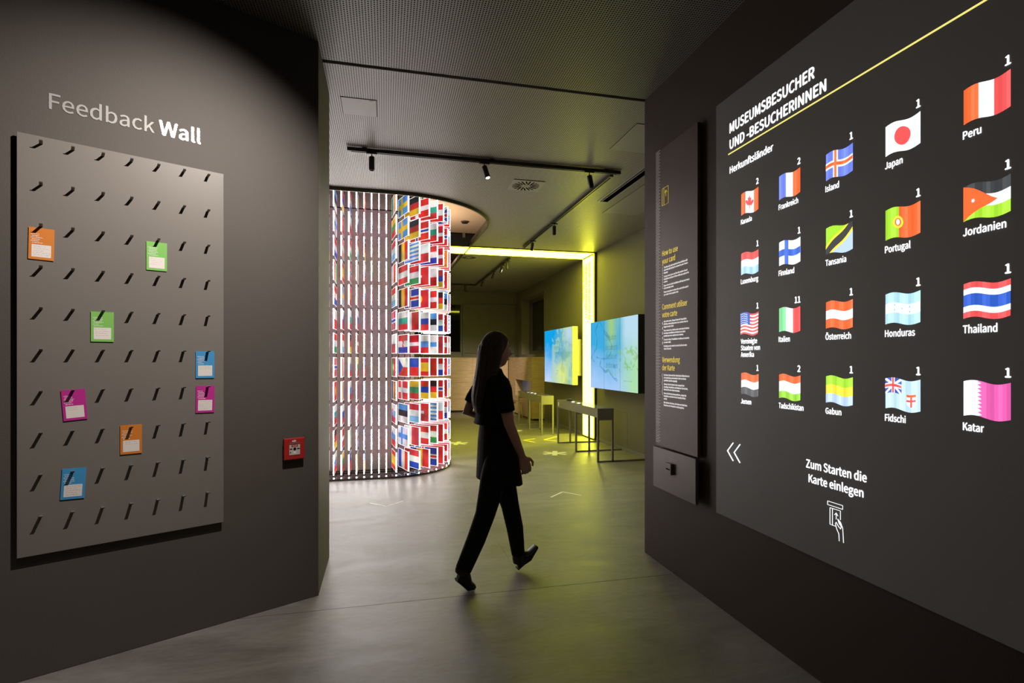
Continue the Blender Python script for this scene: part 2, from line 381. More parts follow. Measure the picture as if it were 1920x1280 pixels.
# windows
w = struct('window_1', MB().box(.3, 2.10, 15.30, 15.32, 1.70, 3.06), M['glass'])
obj('window_frame', MB().box(.3, 2.16, 15.22, 15.28, 1.62, 1.70).box(2.10, 2.16, 15.2, 15.28, 1.7, 3.08).box(.3, 2.1, 15.22, 15.28, 3.05, 3.08), M['winframe'], w)
w = struct('window_2', MB().box(4.05, 4.07, 12.42, 14.6, 1.72, 3.06), M['glass'])
obj('window_frame', MB().box(3.98, 4.05, 12.42, 14.6, 1.62, 1.72).box(3.98, 4.05, 12.42, 14.6, 3.06, 3.15).box(3.98, 4.05, 14.5, 14.6, 1.72, 3.06).box(3.98, 4.05, 12.42, 12.5, 1.72, 3.06), M['winframe'], w)
w = struct('trim_1', MB().box(2.20, 3.70, 15.165, 15.2, 1.66, 3.06), M['blind'], bevel=.004)
tag(w, 'grey window blind panel on the rear wall')
obj('blind_frame', MB().box(2.16, 2.20, 15.15, 15.2, 1.6, 3.1).box(3.70, 3.745, 15.15, 15.2, 1.6, 3.1).box(2.2, 3.7, 15.15, 15.2, 3.06, 3.1), M['winframe'], w)
tag(obj('baseboard_right', MB().box(XW-.014, XW, 3.70, 9.08, 0, .062).box(XW-.014, XW, 9.72, 12.3, 0, .062), M['console']), None, None, None, 'structure')
obj('wall_hatch', MB().box(XW-.004, XW, 7.83, 8.6, .10, .62), M['wall_rear'], bpy.data.objects['wall_rear_right'], bevel=.002)
# floor: base and slabs with recessed joints
fl = struct('floor', MB().box(-4.7, 4.1, -2.3, 15.5, -.12, -.012), M['gap'])
j = .0045
for (x0, x1, y0, y1) in ((-4.7, 4.1, -2.3, 3.275-j), (-4.7, .8792, 3.275, 15.5), (.88, 4.1, 3.275, 15.5)):
    obj('floor_slab', MB().box(x0, x1, y0, y1, -.012, 0), M['concrete'], fl)
# ceilings
def cplate(z0, z1, outline, name, m, smooth=False):
    mb = MB(); mb.prism(outline, z0, z1); return struct(name, mb, m)
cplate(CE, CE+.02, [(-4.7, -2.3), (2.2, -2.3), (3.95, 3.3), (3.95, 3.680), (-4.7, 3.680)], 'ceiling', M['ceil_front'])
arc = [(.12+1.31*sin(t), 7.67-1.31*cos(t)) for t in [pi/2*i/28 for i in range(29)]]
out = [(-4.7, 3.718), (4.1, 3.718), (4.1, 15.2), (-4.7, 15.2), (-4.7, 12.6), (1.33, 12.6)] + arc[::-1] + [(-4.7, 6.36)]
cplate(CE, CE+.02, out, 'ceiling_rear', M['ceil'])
struct('trim_3', MB().box(-4.7, 4.1, 3.68, 3.72, CE+.05, CE+.06), M['gap'])
struct('ceiling_slab', MB().box(-4.7, 4.1, -2.3, 6.2, CE+.06, CE+.12), M['gap'])
# lip and fascia of the opening
edge = [(-4.6, 6.36)]+arc+[(1.33, 12.6), (-4.6, 12.6)]
def strip(edge, off, z0, z1):
    mb = MB(); n = len(edge); inn = []
    for i, p in enumerate(edge):
        a = Vector(edge[max(i-1, 0)]); b = Vector(edge[min(i+1, n-1)]); d = (b-a).normalized(); nn = Vector((d.y, -d.x)); q = Vector(p)+nn*off; inn.append((q.x, q.y))
    for i in range(n-1):
        for (a, b, c, d) in ((edge[i], edge[i+1], inn[i+1], inn[i]),):
            mb.poly([(*a, z0), (*b, z0), (*c, z0), (*d, z0)]); mb.poly([(*a, z0), (*a, z1), (*b, z1), (*b, z0)]); mb.poly([(*c, z0), (*c, z1), (*d, z1), (*d, z0)]); mb.poly([(*d, z1), (*c, z1), (*b, z1), (*a, z1)])
    return mb
struct('trim_4', strip(edge, .022, CE-.038, CE+.07), M['lip'])
struct('ceiling_upper', MB().box(-4.6, 4.1, 5.6, 12.66, 4.5, 4.6), M['soffit'])
mb = MB(); mb.box(-4.6, 4.1, 5.5, 5.6, CE+.12, 4.6); mb.box(4.0, 4.1, 5.6, 15.5, CE+.05, 4.6); struct('wall_upper', mb, M['soffit'])
uw = struct('window_3', MB().box(-4.6, 4.0, 12.7, 12.72, CE+.05, 4.5), M['glass'])
for x in (-1.2, .3, 1.8): obj('window_frame', MB().box(x, x+.06, 12.64, 12.7, CE+.05, 4.5), M['winframe'], uw)
d = thing('smoke_detector', 'small dark detector on the warm upper ceiling seen through the opening', 'detector', (1.70, 11.6, 4.5))
obj('body', MB().tube([(0, 0, 0), (0, 0, -.04)], .07, 18), M['black'], d)
obj('rim', MB().tube([(0, 0, 0), (0, 0, -.015)], .09, 18), M['reader'], d)

# ------------------------------------------------------------------ yellow light portal
lp = thing('light_portal', 'glowing yellow light band across the ceiling and down the right wall', 'light portal', (3.70, 9.38, 0))
Y0, Y1 = 9.11, 9.67
def lpo(n, mb, m, **k):
    mb.v = [(x-3.70, y-9.38, z) for x, y, z in mb.v]; return obj(n, mb, m, lp, **k)
lpo('frame', MB().box(3.706, 3.75, Y0-.03, Y1+.03, 0, CE).box(-1.5, 3.75, Y0-.03, Y1+.03, 3.406, 3.42).box(-1.5, 1.45, Y0-.03, Y1+.03, 3.42, 3.56), M['portal'])
lpo('light_column', MB().box(3.70, 3.706, Y0+.02, Y1-.02, .04, 3.40-.02), M['neon'])
lpo('light_beam', MB().box(-1.4, 3.70-.02, Y0+.02, Y1-.02, 3.40, 3.406), M['neon'])
lpo('edge_glow', MB().box(3.699, 3.706, Y0, Y0+.02, .04, 3.40).box(3.699, 3.706, Y1-.02, Y1, .04, 3.40).box(3.699, 3.706, Y0+.02, Y1-.02, .03, .04)
    .box(-1.4, 3.70, Y0, Y0+.02, 3.399, 3.406).box(-1.4, 3.70, Y1-.02, Y1, 3.399, 3.406), M['neon_edge'])
for s, y, z0, z1, dot in (('CREATING BORDERS', 9.575, 2.59, 3.277, 2.495), ('LA CRÉATION DE FRONTIÈRES', 9.43, 2.265, 3.272, 2.181), ('DIE ERSCHAFFUNG VON GRENZEN', 9.275, 2.22, 3.273, None)):
    mm = frame((3.696-3.70, y-9.38, z0), (0, 0, 1), (0, 1, 0))
    o = obj('lettering', text_mb(s, cap=.078, width=z1-z0, bold=.032), M['neon_ink'], lp, matrix=mm)
    if dot: obj('dot', MB().tube([(0, 0, 0), (-.004, 0, 0)], .018, 10), M['neon_ink'], lp, loc=(-.002, y-9.38-.03, dot))
for i in range(4): obj('dot', MB().tube([(0, 0, 0), (0, 0, -.004)], .014, 8), M['neon_ink'], lp, loc=(-.32+.07*(i % 3)-.1, -.05+.06*(i % 2), 3.398))

# ------------------------------------------------------------------ flag installation
fi = thing('flag_installation', 'curved tower of backlit acrylic flag plates on a round mirror plinth', 'flag installation', (.03, 7.62, 0))
CX, CY, RI, RO = .03, 7.62, .49, .875
def stadium(r, n=36):
    a = [(r*sin(t), -r*cos(t)) for t in [pi*i/n for i in range(n+1)]]
    return [(-1.9, -r)]+a+[(-1.9, r)]
obj('plinth', MB().prism(stadium(RO+.005), 0, .022), M['mirror'], fi, bevel=.004)
obj('drum', MB().loft([[(x, y, z) for x, y in stadium(.37)] for z in (.022, 4.0)], cap=True), M['steel'], fi)
for z in (3.40, .03):
    mb = MB(); a = stadium(RI+.004); b = stadium(RI-.006)
    mb.loft([[(x, y, z) for x, y in a], [(x, y, z+.012) for x, y in a], [(x, y, z+.012) for x, y in b], [(x, y, z) for x, y in b]], cap=False); obj('ring', mb, M['cable'], fi)
rods = [((-.603+.0883*k)-CX, -RI, 0.0) for k in range(-3, 8)]   # straight front, plates square to it
rods += [(RI*sin(radians(t)), -RI*cos(radians(t)), radians(t)) for t in range(7, 108, 10)]
rodme = MB().tube([(0, 0, .02), (0, 0, 4.0)], .0045, 6).mesh('cable', M['cable'])
dotme = MB().tube([(0, 0, 0), (0, 0, .012)], .008, 8).mesh('base_light', M['drop'])
PLW, PLH = .385, .242
plate_me = {}
def plate_mesh(key):
    if key in plate_me: return plate_me[key]
    t = .006; bd = .005; bv = .010; mb = MB()
    for side in (1, -1):
        y = side*(-t)
        for pts, c, i in flag_polys(FL[key]):
            q = [(bv+px*(PLW-2*bv), y-side*.0002*(i+1), bd+pz*(PLH-2*bd)) for px, pz in pts]
            if side < 0: q = q[::-1]
            mb.poly(q, 0, c)
        for (x0, x1, z0, z1) in ((0, PLW, 0, bd), (0, PLW, PLH-bd, PLH), (0, bv, bd, PLH-bd), (PLW-bv, PLW, bd, PLH-bd)):
            q = [(x0, y, z0), (x1, y, z0), (x1, y, z1), (x0, y, z1)]
            mb.poly(q if side > 0 else q[::-1], 1)
    c4 = [(0, 0), (PLW, 0), (PLW, PLH), (0, PLH)]
    for a in range(4):
        p, q = c4[a], c4[(a+1) % 4]; mb.poly([(p[0], -t, p[1]), (p[0], t, p[1]), (q[0], t, q[1]), (q[0], -t, q[1])], 2 if a == 1 else 0, (.42, .36, .40))
    plate_me[key] = mb.mesh('flag_plate', [M['flag'], M['glow'], M['rim']], cols=True); return plate_me[key]
ROWS = [
 'spain france netherlands romania iceland macedonia denmark', 'slovenia finland malta austria hungary albania denmark',
 'slovakia estonia luxembourg swiss greece poland netherlands', 'romania denmark lithuania armenia germany norway macedonia',
 'portugal czechia liechtenstein spain turkey netherlands swiss', 'poland croatia latvia slovenia finland turkey denmark',
 'norway bulgaria malta russia estonia netherlands albania', 'luxembourg belgium iceland macedonia denmark germany estonia',
 'malta austria hungary turkey poland armenia romania', 'luxembourg belgium greece poland netherlands latvia ireland',
 'lithuania sweden germany norway bulgaria latvia norway', 'ireland sweden germany denmark bulgaria austria uk']
keys = list(FL)
for ri, (x, y, th) in enumerate(rods):
    link('cable', rodme, fi, (x, y, 0)); 
    s = .375; link('base_light', dotme, fi, (x+(RO-RI-.02)*sin(th), y-(RO-RI-.02)*cos(th), .022))
    for r in range(12):
        ci = ri-11
        k = ROWS[r].split()[ci] if 0 <= ci < 7 else keys[(ri*5+r*7) % len(keys)]
        # plate local x runs outward from the cable
        o = link('flag_plate', plate_mesh(k), fi, (x, y, .070+.2945*r), (0, 0, th-pi/2)); o['label'] = 'glowing acrylic plate printed with the %s flag' % k

# ------------------------------------------------------------------ feedback wall
FLM = frame((A.x, A.y, 0), (L.x, L.y, 0), (0, 0, 1))           # local x along the wall (to the right), y up, z out of the wall
def on_left(x, y, z=0): return FLM @ Matrix.Translation((x, y, z))
fb = thing('feedback_board', 'tall taupe notice board with rows of metal hooks under the Feedback Wall lettering', 'notice board', matrix=on_left(-.9495, .567))
W2 = .4155; H2 = 1.905
obj('panel', MB().box(-W2, W2, 0, H2, .018, .030), M['board'], fb, bevel=.0012)
obj('batten', MB().box(-W2+.05, -W2+.09, .05, H2-.05, .0, .018).box(W2-.09, W2-.05, .05, H2-.05, 0, .018), M['black'], fb)
hm = MB(); hw = .0065
prof = [(0, 0), (.038, 0), (.043, .002), (.046, .006), (.0445, .007), (.0415, .0035), (.0375, .0016), (0, .0016)]
hm.loft([[(-hw, y, z) for z, y in prof], [(hw, y, z) for z, y in prof]])
hme = hm.mesh('hook', M['hook'])
for r in range(10):
    for c in range(7):
        link('hook', hme, fb, (-1.284+.1118*c+.9495, 2.437-.1881*r-.567, .030))
fw = thing('wall_lettering', 'Feedback Wall lettering in grey and silver above the hook board', 'lettering', matrix=on_left(-.9465, 2.618))
text('word_feedback', 'Feedback', M['grey_print'], fw, -.3095, 0, .001, cap=.072, width=.408, bold=.004, label='matt grey word Feedback')
text('word_wall', 'Wall', M['foil'], fw, .1205, 0, .001, cap=.073, width=.186, bold=.008, label='shining silver word Wall')
cards = [('orange', -1.282, 1.981, -1, 'orange paper card hanging at the left edge in the third hook row', 5), ('green', -.8415, 1.981, 0, 'green paper card in the third hook row near the top', 4),
         ('green', -1.0615, 1.6135, 0, 'green paper card in the fifth hook row at the board centre', 4), ('blue', -.624, 1.429, 0, 'blue paper card at the right edge above the pink card', 2),
         ('magenta', -1.166, 1.243, 4, 'tilted magenta paper card in the left part of the board', 2), ('magenta', -.6235, 1.244, -1, 'magenta paper card at the right edge under the blue card', 5),
         ('orange', -.948, 1.060, 0, 'orange paper card in the eighth hook row low on the board', 2), ('blue', -1.1695, .874, -3, 'blue paper card lowest on the board, second hook from the left', 5)]
for colr, x, y, rot, lab, nl in cards:
    t = thing('feedback_card', lab, 'card', matrix=on_left(x, y, .034) @ Matrix.Rotation(radians(rot), 4, 'Z'), group='paper cards on the feedback board')
    w, h = .044, .072
    obj('paper', MB().box(-w, w, -h, h, -.0008, .0008), M['card_'+colr], t)
    obj('writing_field', MB().box(-w*.76, w*.76, -h*.84, -h*.06, .0008, .0012), M['card_white'], t)
    mb = MB()
    for i in range(6):
        x0 = -w*.84+(.004 if i % 2 else 0); ln = random.uniform(.022, .042); xx = x0
        while xx < x0+ln:
            q = random.uniform(.003, .009); yy = h*.60-i*.0078
            mb.box(xx, min(xx+q, x0+ln), yy-.0011-random.uniform(0, .0006), yy+.0012, .0008, .0011); xx += q+.0014
    obj('printed_prompt', mb, M['printed'], t)
    mb = MB()
    for i in range(nl):
        yy = -h*.17-i*.0095; xx = -w*.66+random.uniform(0, .006); end = w*random.uniform(.1, .66)
        while xx < end:
            ln = random.uniform(.004, .011); n = int(ln/.0015)
            pts = [(xx+k*.0015, yy+random.uniform(-.0014, .0014), .0014) for k in range(n+1)]
            if len(pts) > 1: mb.tube(pts, .00035, 3)
            xx += ln+.003
    obj('handwriting', mb, M['pen'], t)
# fire call point
al = thing('fire_call_point', 'red manual fire call point on the dark wall beside the doorway', 'fire alarm', matrix=on_left(-.156, .928))
obj('back_box', MB().box(-.057, .057, -.064, .060, 0, .022), M['black'], al, bevel=.006)
obj('housing', MB().box(-.060, .060, -.064, .064, .022, .036), M['red'], al, bevel=.005)
g = obj('glass', MB().box(-.031, .031, -.036, .036, .036, .0385), M['white_plastic'], al, bevel=.001)
obj('header_strip', MB().box(-.031, .031, .026, .036, .0385, .039), M['reader'], g)
obj('red_label', MB().box(-.019, .018, .012, .025, .0385, .0392), M['red'], g)
text('label_text', 'FEUER', M['white_plastic'], g, 0, .0145, .0382, cap=.008, width=.026, align='CENTER', bold=.01)
obj('press_spot', MB().tube([(0, 0, .0385), (0, 0, .040)], .0085, 16), M['black'], g)
for s in (-1, 1):
    obj('arrow', MB().prism([(s*.029, -.003), (s*.029, .003), (s*.019, .003), (s*.019, .006), (s*.012, 0), (s*.019, -.006), (s*.019, -.003)], .0385, .0392), M['black'], g)
obj('keyhole', MB().tube([(-.024, -.020, .0385), (-.024, -.020, .0395)], .0035, 8), M['black'], g)
obj('test_ring', MB().tube([(0, -.023, .0385), (0, -.023, .0392)], .007, 14), M['printed'], g)
obj('flame_symbol', MB().prism([(-.008, .042), (-.003, .040), (.004, .040), (.009, .045), (.006, .054), (.001, .050), (-.002, .055), (-.006, .050)], .036, .0366), M['white_plastic'], al)
obj('house_symbol', MB().prism([(-.016, .046), (-.011, .050), (-.006, .046), (-.011, .042)], .036, .0366), M['printed'], al)

# ------------------------------------------------------------------ projection board on the right wall
FRM = frame((1.912, 0, 0), (0, -1, 0), (0, 0, 1))              # local x = -Y, y = up, z out of the wall
def on_right(y, z, off=0): return FRM @ Matrix.Translation((-y, z, off))
pb = thing('projection_board', 'large dark wall board with projected flags headed MUSEUMSBESUCHER', 'projection board', matrix=on_right(1.75, .555))
def bx(y): return -y+1.75
def bz(z): return z-.555
obj('panel', MB().box(bx(2.782), bx(.55), 0, 2.395, 0, .0125), M['panel'], pb, bevel=.002)
ZF = .0128
text('title_line', 'MUSEUMSBESUCHER', M['projwhite'], pb, bx(2.651), bz(2.736), ZF, cap=.054, width=.61, bold=.015)
text('title_line', 'UND -BESUCHERINNEN', M['projwhite'], pb, bx(2.651), bz(2.645), ZF, cap=.052, width=.676, bold=.015)
obj('yellow_rule', MB().box(bx(2.666), bx(.60), bz(2.618), bz(2.625), ZF, ZF+.001), M['projyellow'], pb)
text('subtitle', 'Herkunftsländer', M['projwhite'], pb, bx(2.651), bz(2.508), ZF, cap=.036, width=.345, bold=.016)
def dim(c): return c
PO = (1.0, .16, .04); PR = (.95, .10, .10); PW = (.92, .97, 1); PB = (.18, .26, .92); PK = (.05, .055, .06); PG = (.42, .85, .04); PLB = (.55, .72, 1); PY = (1, .85, .05)
PX = dict(
 Kanada=vs(PO, PW, PO, w=[1, 2, 1])+[P([(.5, .82), (.545, .68), (.60, .72), (.585, .52), (.65, .60), (.74, .55), (.71, .46), (.60, .34), (.52, .36), (.515, .2), (.485, .2), (.48, .36), (.40, .34), (.29, .46), (.26, .55), (.35, .60), (.415, .52), (.40, .72), (.455, .68)], PR)],
 Frankreich=vs(PB, PW, PO), Island=nordic(PB, PW, PO), Japan=[(0, 1, 0, 1, PW), disc(.5, .5, .235, .30, PR, 28)], Peru=vs(PO, PW, PR),
 Luxemburg=hs(PR, PW, (.45, .75, 1)), Finnland=[(0, 1, 0, 1, PW), (.27, .45, 0, 1, (.05, .16, .75)), (0, 1, .36, .63, (.05, .16, .75))],
 Tansania=[P([(0, .3), (0, 1), (.78, 1)], PG), P([(.22, 0), (1, .7), (1, 0)], PLB), P([(0, 0), (0, .22), (.82, 1), (1, 1), (1, .78), (.18, 0)], PK), P([(0, .2), (0, .32), (.76, 1), (.86, 1)], PY), P([(.14, 0), (.24, 0), (1, .68), (1, .8)], PY)],
 Portugal=vs(PG, PO, w=[4, 6])+[disc(.38, .5, .15, .20, PY), disc(.38, .5, .09, .13, PR), disc(.38, .5, .055, .10, PW)],
 Jordanien=hs(PK, PW, PG)+[P([(0, 0), (.74, .5), (0, 1)], PO), star(.22, .5, .05, .07, PW, 7, .5)],
 Italien=vs((.25, .8, .35), PW, PR), Österreich=hs(PO, PW, PO), Honduras=hs((.5, .85, .95), PW, (.5, .85, .95))+[star(x, y, .03, .04, (.2, .6, .8)) for x, y in ((.28, .58), (.28, .42), (.5, .5), (.72, .58), (.72, .42))],
 Thailand=hs(PR, PW, (.03, .12, .62), PW, PR, w=[1, 1, 2, 1, 1]),
 Jemen=hs(PO, PW, (.10, .11, .12)), Tadschikistan=hs(PO, PW, (.35, .75, .05), w=[2, 3, 2])+[P([(.4, .42), (.43, .5), (.46, .45), (.5, .53), (.54, .45), (.57, .5), (.6, .42)], (.9, .85, .6))],
 Gabun=hs(PG, PY, PLB),
 Fidschi=[(0, 1, 0, 1, (.60, .86, 1))]+[(0, .48, .5, 1, (.05, .1, .55)), P([(0, .5), (.05, .5), (.48, .95), (.48, 1), (.43, 1), (0, .55)], PW), P([(0, 1), (0, .95), (.43, .5), (.48, .5), (.48, .55), (.05, 1)], PW), (.19, .29, .5, 1, PW), (0, .48, .67, .83, PW), (.215, .265, .5, 1, PR), (0, .48, .71, .79, PR),
    P([(.64, .56), (.90, .56), (.90, .25), (.77, .13), (.64, .25)], PW), (.64, .90, .48, .56, PO), (.745, .795, .16, .48, PR), (.64, .90, .33, .39, PR)],
 Katar=[(0, 1, 0, 1, (.85, .12, .45)), (0, .32, 0, 1, PW)]+[P([(.32, i/9), (.41, (i+.5)/9), (.32, (i+1)/9)], PW) for i in range(9)],
)
usa = hs(*([PR, PW]*6+[PR]))+[(0, .56, .46, 1, (.05, .14, .62))]
for i in range(6):
    for q in range(5): usa.append((.04+i*.09, .075+i*.09, .50+q*.10, .545+q*.10, PW))
PX['Vereinigte\nStaaten von\nAmerika'] = usa
grid = [['Kanada', 'Frankreich', 'Island', 'Japan', 'Peru'], ['Luxemburg', 'Finnland', 'Tansania', 'Portugal', 'Jordanien'],
        ['Vereinigte\nStaaten von\nAmerika', 'Italien', 'Österreich', 'Honduras', 'Thailand'], ['Jemen', 'Tadschikistan', 'Gabun', 'Fidschi', 'Katar']]
counts = [['2', '2', '1', '1', '1'], ['1', '1', '1', '1', '1'], ['1', '11', '1', '1', '1'], ['1', '2', '1', '1', '1']]
CAPW = dict(Kanada=.088, Frankreich=.127, Island=.071, Japan=.072, Peru=.056, Luxemburg=.139, Finnland=.102, Tansania=.108, Portugal=.103, Jordanien=.128, Italien=.074, Österreich=.132, Honduras=.12, Thailand=.103, Jemen=.084, Tadschikistan=.16, Gabun=.083, Fidschi=.084, Katar=.064)
for r in range(4):
    for c in range(5):
        nm = grid[r][c]; yl = 2.553-.2888*c; zt = 2.359-.3264*r; w, h = .1395, .1165
        mb = MB()
        for pts, colr, i in flag_polys(PX[nm], 12):
            if len(pts) == 4 and abs(pts[0][1]-pts[1][1]) < 1e-6:
                mean = (pts[0][0]+pts[1][0])/2; k = 1+.16*sin(mean*17+r+c)*(.5 if colr == PW else 1); colr = tuple(min(1.3, q*k+.03*max(0, sin(mean*17+r+c))) for q in colr)
            mb.poly([(px*w, py*h-h+.0065*sin(2*pi*px+.2), ZF+.0004*i) for px, py in pts], 0, colr)
        obj('flag_image', mb, M['proj'], pb, (bx(yl), bz(zt), 0), cols=True, label='projected waving flag captioned '+nm.replace('\n', ' '))
        for li, ln in enumerate(nm.split('\n')):
            mbt = text_mb(ln, cap=.0255, width=CAPW.get(ln), xs=.80, bold=.013)
            obj('caption', mbt, M['projwhite'], pb, (bx(yl)-.001, bz(zt-h-.047-.036*li), ZF))
        text('visitor_count', counts[r][c], M['projwhite'], pb, bx(yl-w+.0), bz(zt+.018), ZF, cap=.029, xs=.9, bold=.017, align='RIGHT')
mb = MB()
for x0 in (2.67, 2.611):
    mb.tube([(bx(x0-.050), bz(.990), ZF), (bx(x0), bz(.938), ZF), (bx(x0-.050), bz(.889), ZF)], [(.0065, .002)]*3, 8)
obj('back_arrows', mb, M['projwhite'], pb)
text('instruction_line', 'Zum Starten die', M['projwhite'], pb, bx(1.929), bz(.957), ZF, cap=.037, width=.318, bold=.012, align='CENTER')
text('instruction_line', 'Karte einlegen', M['projwhite'], pb, bx(1.929), bz(.892), ZF, cap=.036, width=.288, bold=.012, align='CENTER')
mb = MB(); T = .0023
def ln(*pts, r=T, m=None):
    (m or mb).tube([(bx(y), bz(z), ZF) for y, z in pts], [(r, .001)]*len(pts), 6)
ln((1.966, .832), (1.886, .832), (1.886, .816), (1.966, .816), (1.966, .832))
ln((1.953, .806), (1.898, .806), (1.898, .768)); ln((1.953, .806), (1.953, .733), (1.924, .733)); ln((1.940, .806), (1.940, .733))
ln((1.920, .790), (1.920, .764)); ln((1.929, .781), (1.920, .792), (1.911, .781))
ln((1.912, .768), (1.897, .757), (1.886, .735), (1.882, .675)); ln((1.912, .768), (1.905, .751), (1.898, .745)); ln((1.924, .745), (1.920, .752), (1.908, .737), (1.897, .729), (1.894, .738), (1.903, .760)); ln((1.924, .745), (1.918, .725), (1.906, .705), (1.904, .675))
obj('card_hand_icon', mb, M['projwhite'], pb)

# ------------------------------------------------------------------ instruction board and card reader
ib = thing('instruction_board', 'narrow dark board with yellow headings How to use your card', 'information board', matrix=on_right(3.205, .852))
def ix(y): return -y+3.205
def iz(z): return z-.852
obj('panel', MB().box(ix(3.469), ix(2.941), 0, iz(2.926), .012, .033), M['infob'], ib, bevel=.0015)
obj('spacer', MB().box(ix(3.40), ix(3.0), .06, iz(2.86), 0, .012), M['gap'], ib)
IZ = .0332
mb = MB()
for i in range(190):
    z = .875+i*.01085; mb.box(ix(3.461), ix(3.400 if i % 2 else 3.415), iz(z), iz(z)+.0032, IZ, IZ+.0006)
obj('tick_scale', mb, M['printed'], ib, label='ladder of fine white tick marks')
mb = MB()
def l2(*pts, r=.0028): mb.tube([(ix(y), iz(z), IZ) for y, z in pts], [(r, .0008)]*len(pts), 6)
l2((3.371, 2.645), (3.290, 2.645), (3.290, 2.526), (3.371, 2.526), (3.371, 2.645)); l2((3.348, 2.645), (3.348, 2.526)); l2((3.321, 2.58), (3.321, 2.622)); l2((3.336, 2.606), (3.321, 2.624), (3.306, 2.606))
obj('card_icon', mb, M['infoyellow'], ib)
blocks = [
 (('How to use', .202), ('your card', .169), 2.176, 2.095,
  [('Take the card, and contents in the exhibition will', .295), ('automatically display its content in your chosen', .30), ('language.', .055), None, ('To start, insert your card into the reader of each', .295), ('installation and leave it there while you explore the', .313), ('content.', .05), None, ('If you remove it, the installation will stop and return', .319), ('to the standby mode.', .13), None, ('Please remember to return the card at the end of', .307), ('your visit to the reception desk.', .19)]),
 (('Comment utiliser', .317), ('votre carte', .195), 1.805, 1.722,
  [('Avec votre carte, chaque écran de l\'exposition', .285), ('affichera automatiquement son contenu dans la', .30), ('langue de votre choix.', .13), None, ('Pour commencer, insérez votre carte dans le lecteur', .318), ('de chaque installation et laissez-la en place', .272), ('pendant que vous explorez son contenu.', .25), None, ('Si vous la retirez, l\'installation s\'arrêtera et reviendra', .316), ('en mode veille.', .095), None, ('N\'oubliez pas de rendre la carte à la fin de votre', .29), ('visite à l\'accueil.', .10)]),
 (('Verwendung', .228), ('der Karte', .165), 1.439, 1.352,
  [('Mit dieser Karte wird der Inhalt jedes Bildschirms in', .319), ('der Ausstellung automatisch in der von Ihnen', .28), ('gewählten Sprache angezeigt.', .175), None, ('Stecken Sie Ihre Karte in das Lesegerät der', .262), ('jeweiligen Installation und belassen Sie sie dort,', .30), ('während Sie den Inhalt erkunden.', .205), None, ('Wenn Sie die Karte herausnehmen, stoppt die', .283), ('Installation und kehrt in den Standby-Modus', .275), ('zurück.', .045), None, ('Bitte denken Sie daran, die Karte am Ende Ihres', .293), ('Besuchs an der Rezeption zurückzugeben.', .258)])]
for h1, h2, zh, zp, lines in blocks:
    text('heading', h1[0], M['infoyellow'], ib, ix(3.371), iz(zh), IZ, cap=.036, width=h1[1], bold=.01)
    text('heading', h2[0], M['infoyellow'], ib, ix(3.371), iz(zh-.055), IZ, cap=.036, width=h2[1], bold=.01)
    z = zp-.006
    for l in lines:
        if l is None: z -= .0075; continue
        text('paragraph_line', l[0], M['infowhite'], ib, ix(3.349), iz(z), IZ, cap=.0112, width=l[1], bold=.02); z -= .0185
mb = MB()
for i in range(12): mb.box(ix(3.369), ix(3.364), iz(2.09-i*.0125), iz(2.09-i*.0125)+.005, IZ, IZ+.0008)
obj('dotted_mark', mb, M['infowhite'], ib)
mb = MB()
for i in range(5): mb.box(ix(3.370), ix(3.364), iz(1.70-i*.034), iz(1.70-i*.034)+.018, IZ, IZ+.0008)
obj('dashed_mark', mb, M['infowhite'], ib)
mb = MB(); mb.tube([(ix(3.369+.004*sin(i*.9)), iz(1.362-i*.008), IZ) for i in range(20)], [(.0016, .0006)]*20, 5)
obj('wavy_mark', mb, M['infowhite'], ib)
rd = thing('card_reader', 'bronze metal plate with a small card slot under the instruction board', 'card reader', matrix=on_right(3.203, .56))
obj('plate', MB().box(-.267, .267, 0, .283, .030, .050), M['reader'], rd, bevel=.0015)
obj('spacer', MB().box(-.20, .20, .04, .24, 0, .030), M['gap'], rd)
s = obj('slot_housing', MB().box(-.062, .010, .130, .204, .050, .072), M['reader'], rd, bevel=.003)
obj('card_slot', MB().box(-.052, .0, .161, .169, .0715, .0722), M['gap'], s)
mb = MB()
for i in range(3): mb.box(-.055, .050-.01*i, .232-.012*i, .235-.012*i, .050, .0505)
obj('engraved_lines', mb, M['smooth'], rd)

# ------------------------------------------------------------------ wall displays
PATHS = [([(.20, .99), (.13, .86), (.17, .74), (.15, .60), (.06, .50), (.0, .44)], .020), ([(.24, .99), (.34, .84), (.43, .76), (.50, .64), (.49, .54), (.42, .45), (.28, .44), (.16, .47)], .024),
         ([(.26, .44), (.24, .33), (.36, .26), (.44, .28), (.52, .18), (.60, .14)], .020), ([(.0, .48), (.10, .40), (.06, .30)], .012), ([(.50, .16), (.46, .08)], .012), ([(.64, .55), (.72, .50), (.78, .44), (.76, .34), (.86, .32)], .022), ([(.80, .52), (.90, .55), (.98, .46), (.93, .38), (.99, .30)], .024), ([(.55, .34), (.60, .28), (.58, .22)], .020)]
def pdist(u, v, pts):
    b = 9
    for (x0, y0), (x1, y1) in zip(pts, pts[1:]):
        dx, dy = x1-x0, y1-y0; t = max(0, min(1, ((u-x0)*dx+(v-y0)*dy)/(dx*dx+dy*dy))); b = min(b, math.hypot((u-x0-t*dx)*1.6, v-y0-t*dy))
    return b
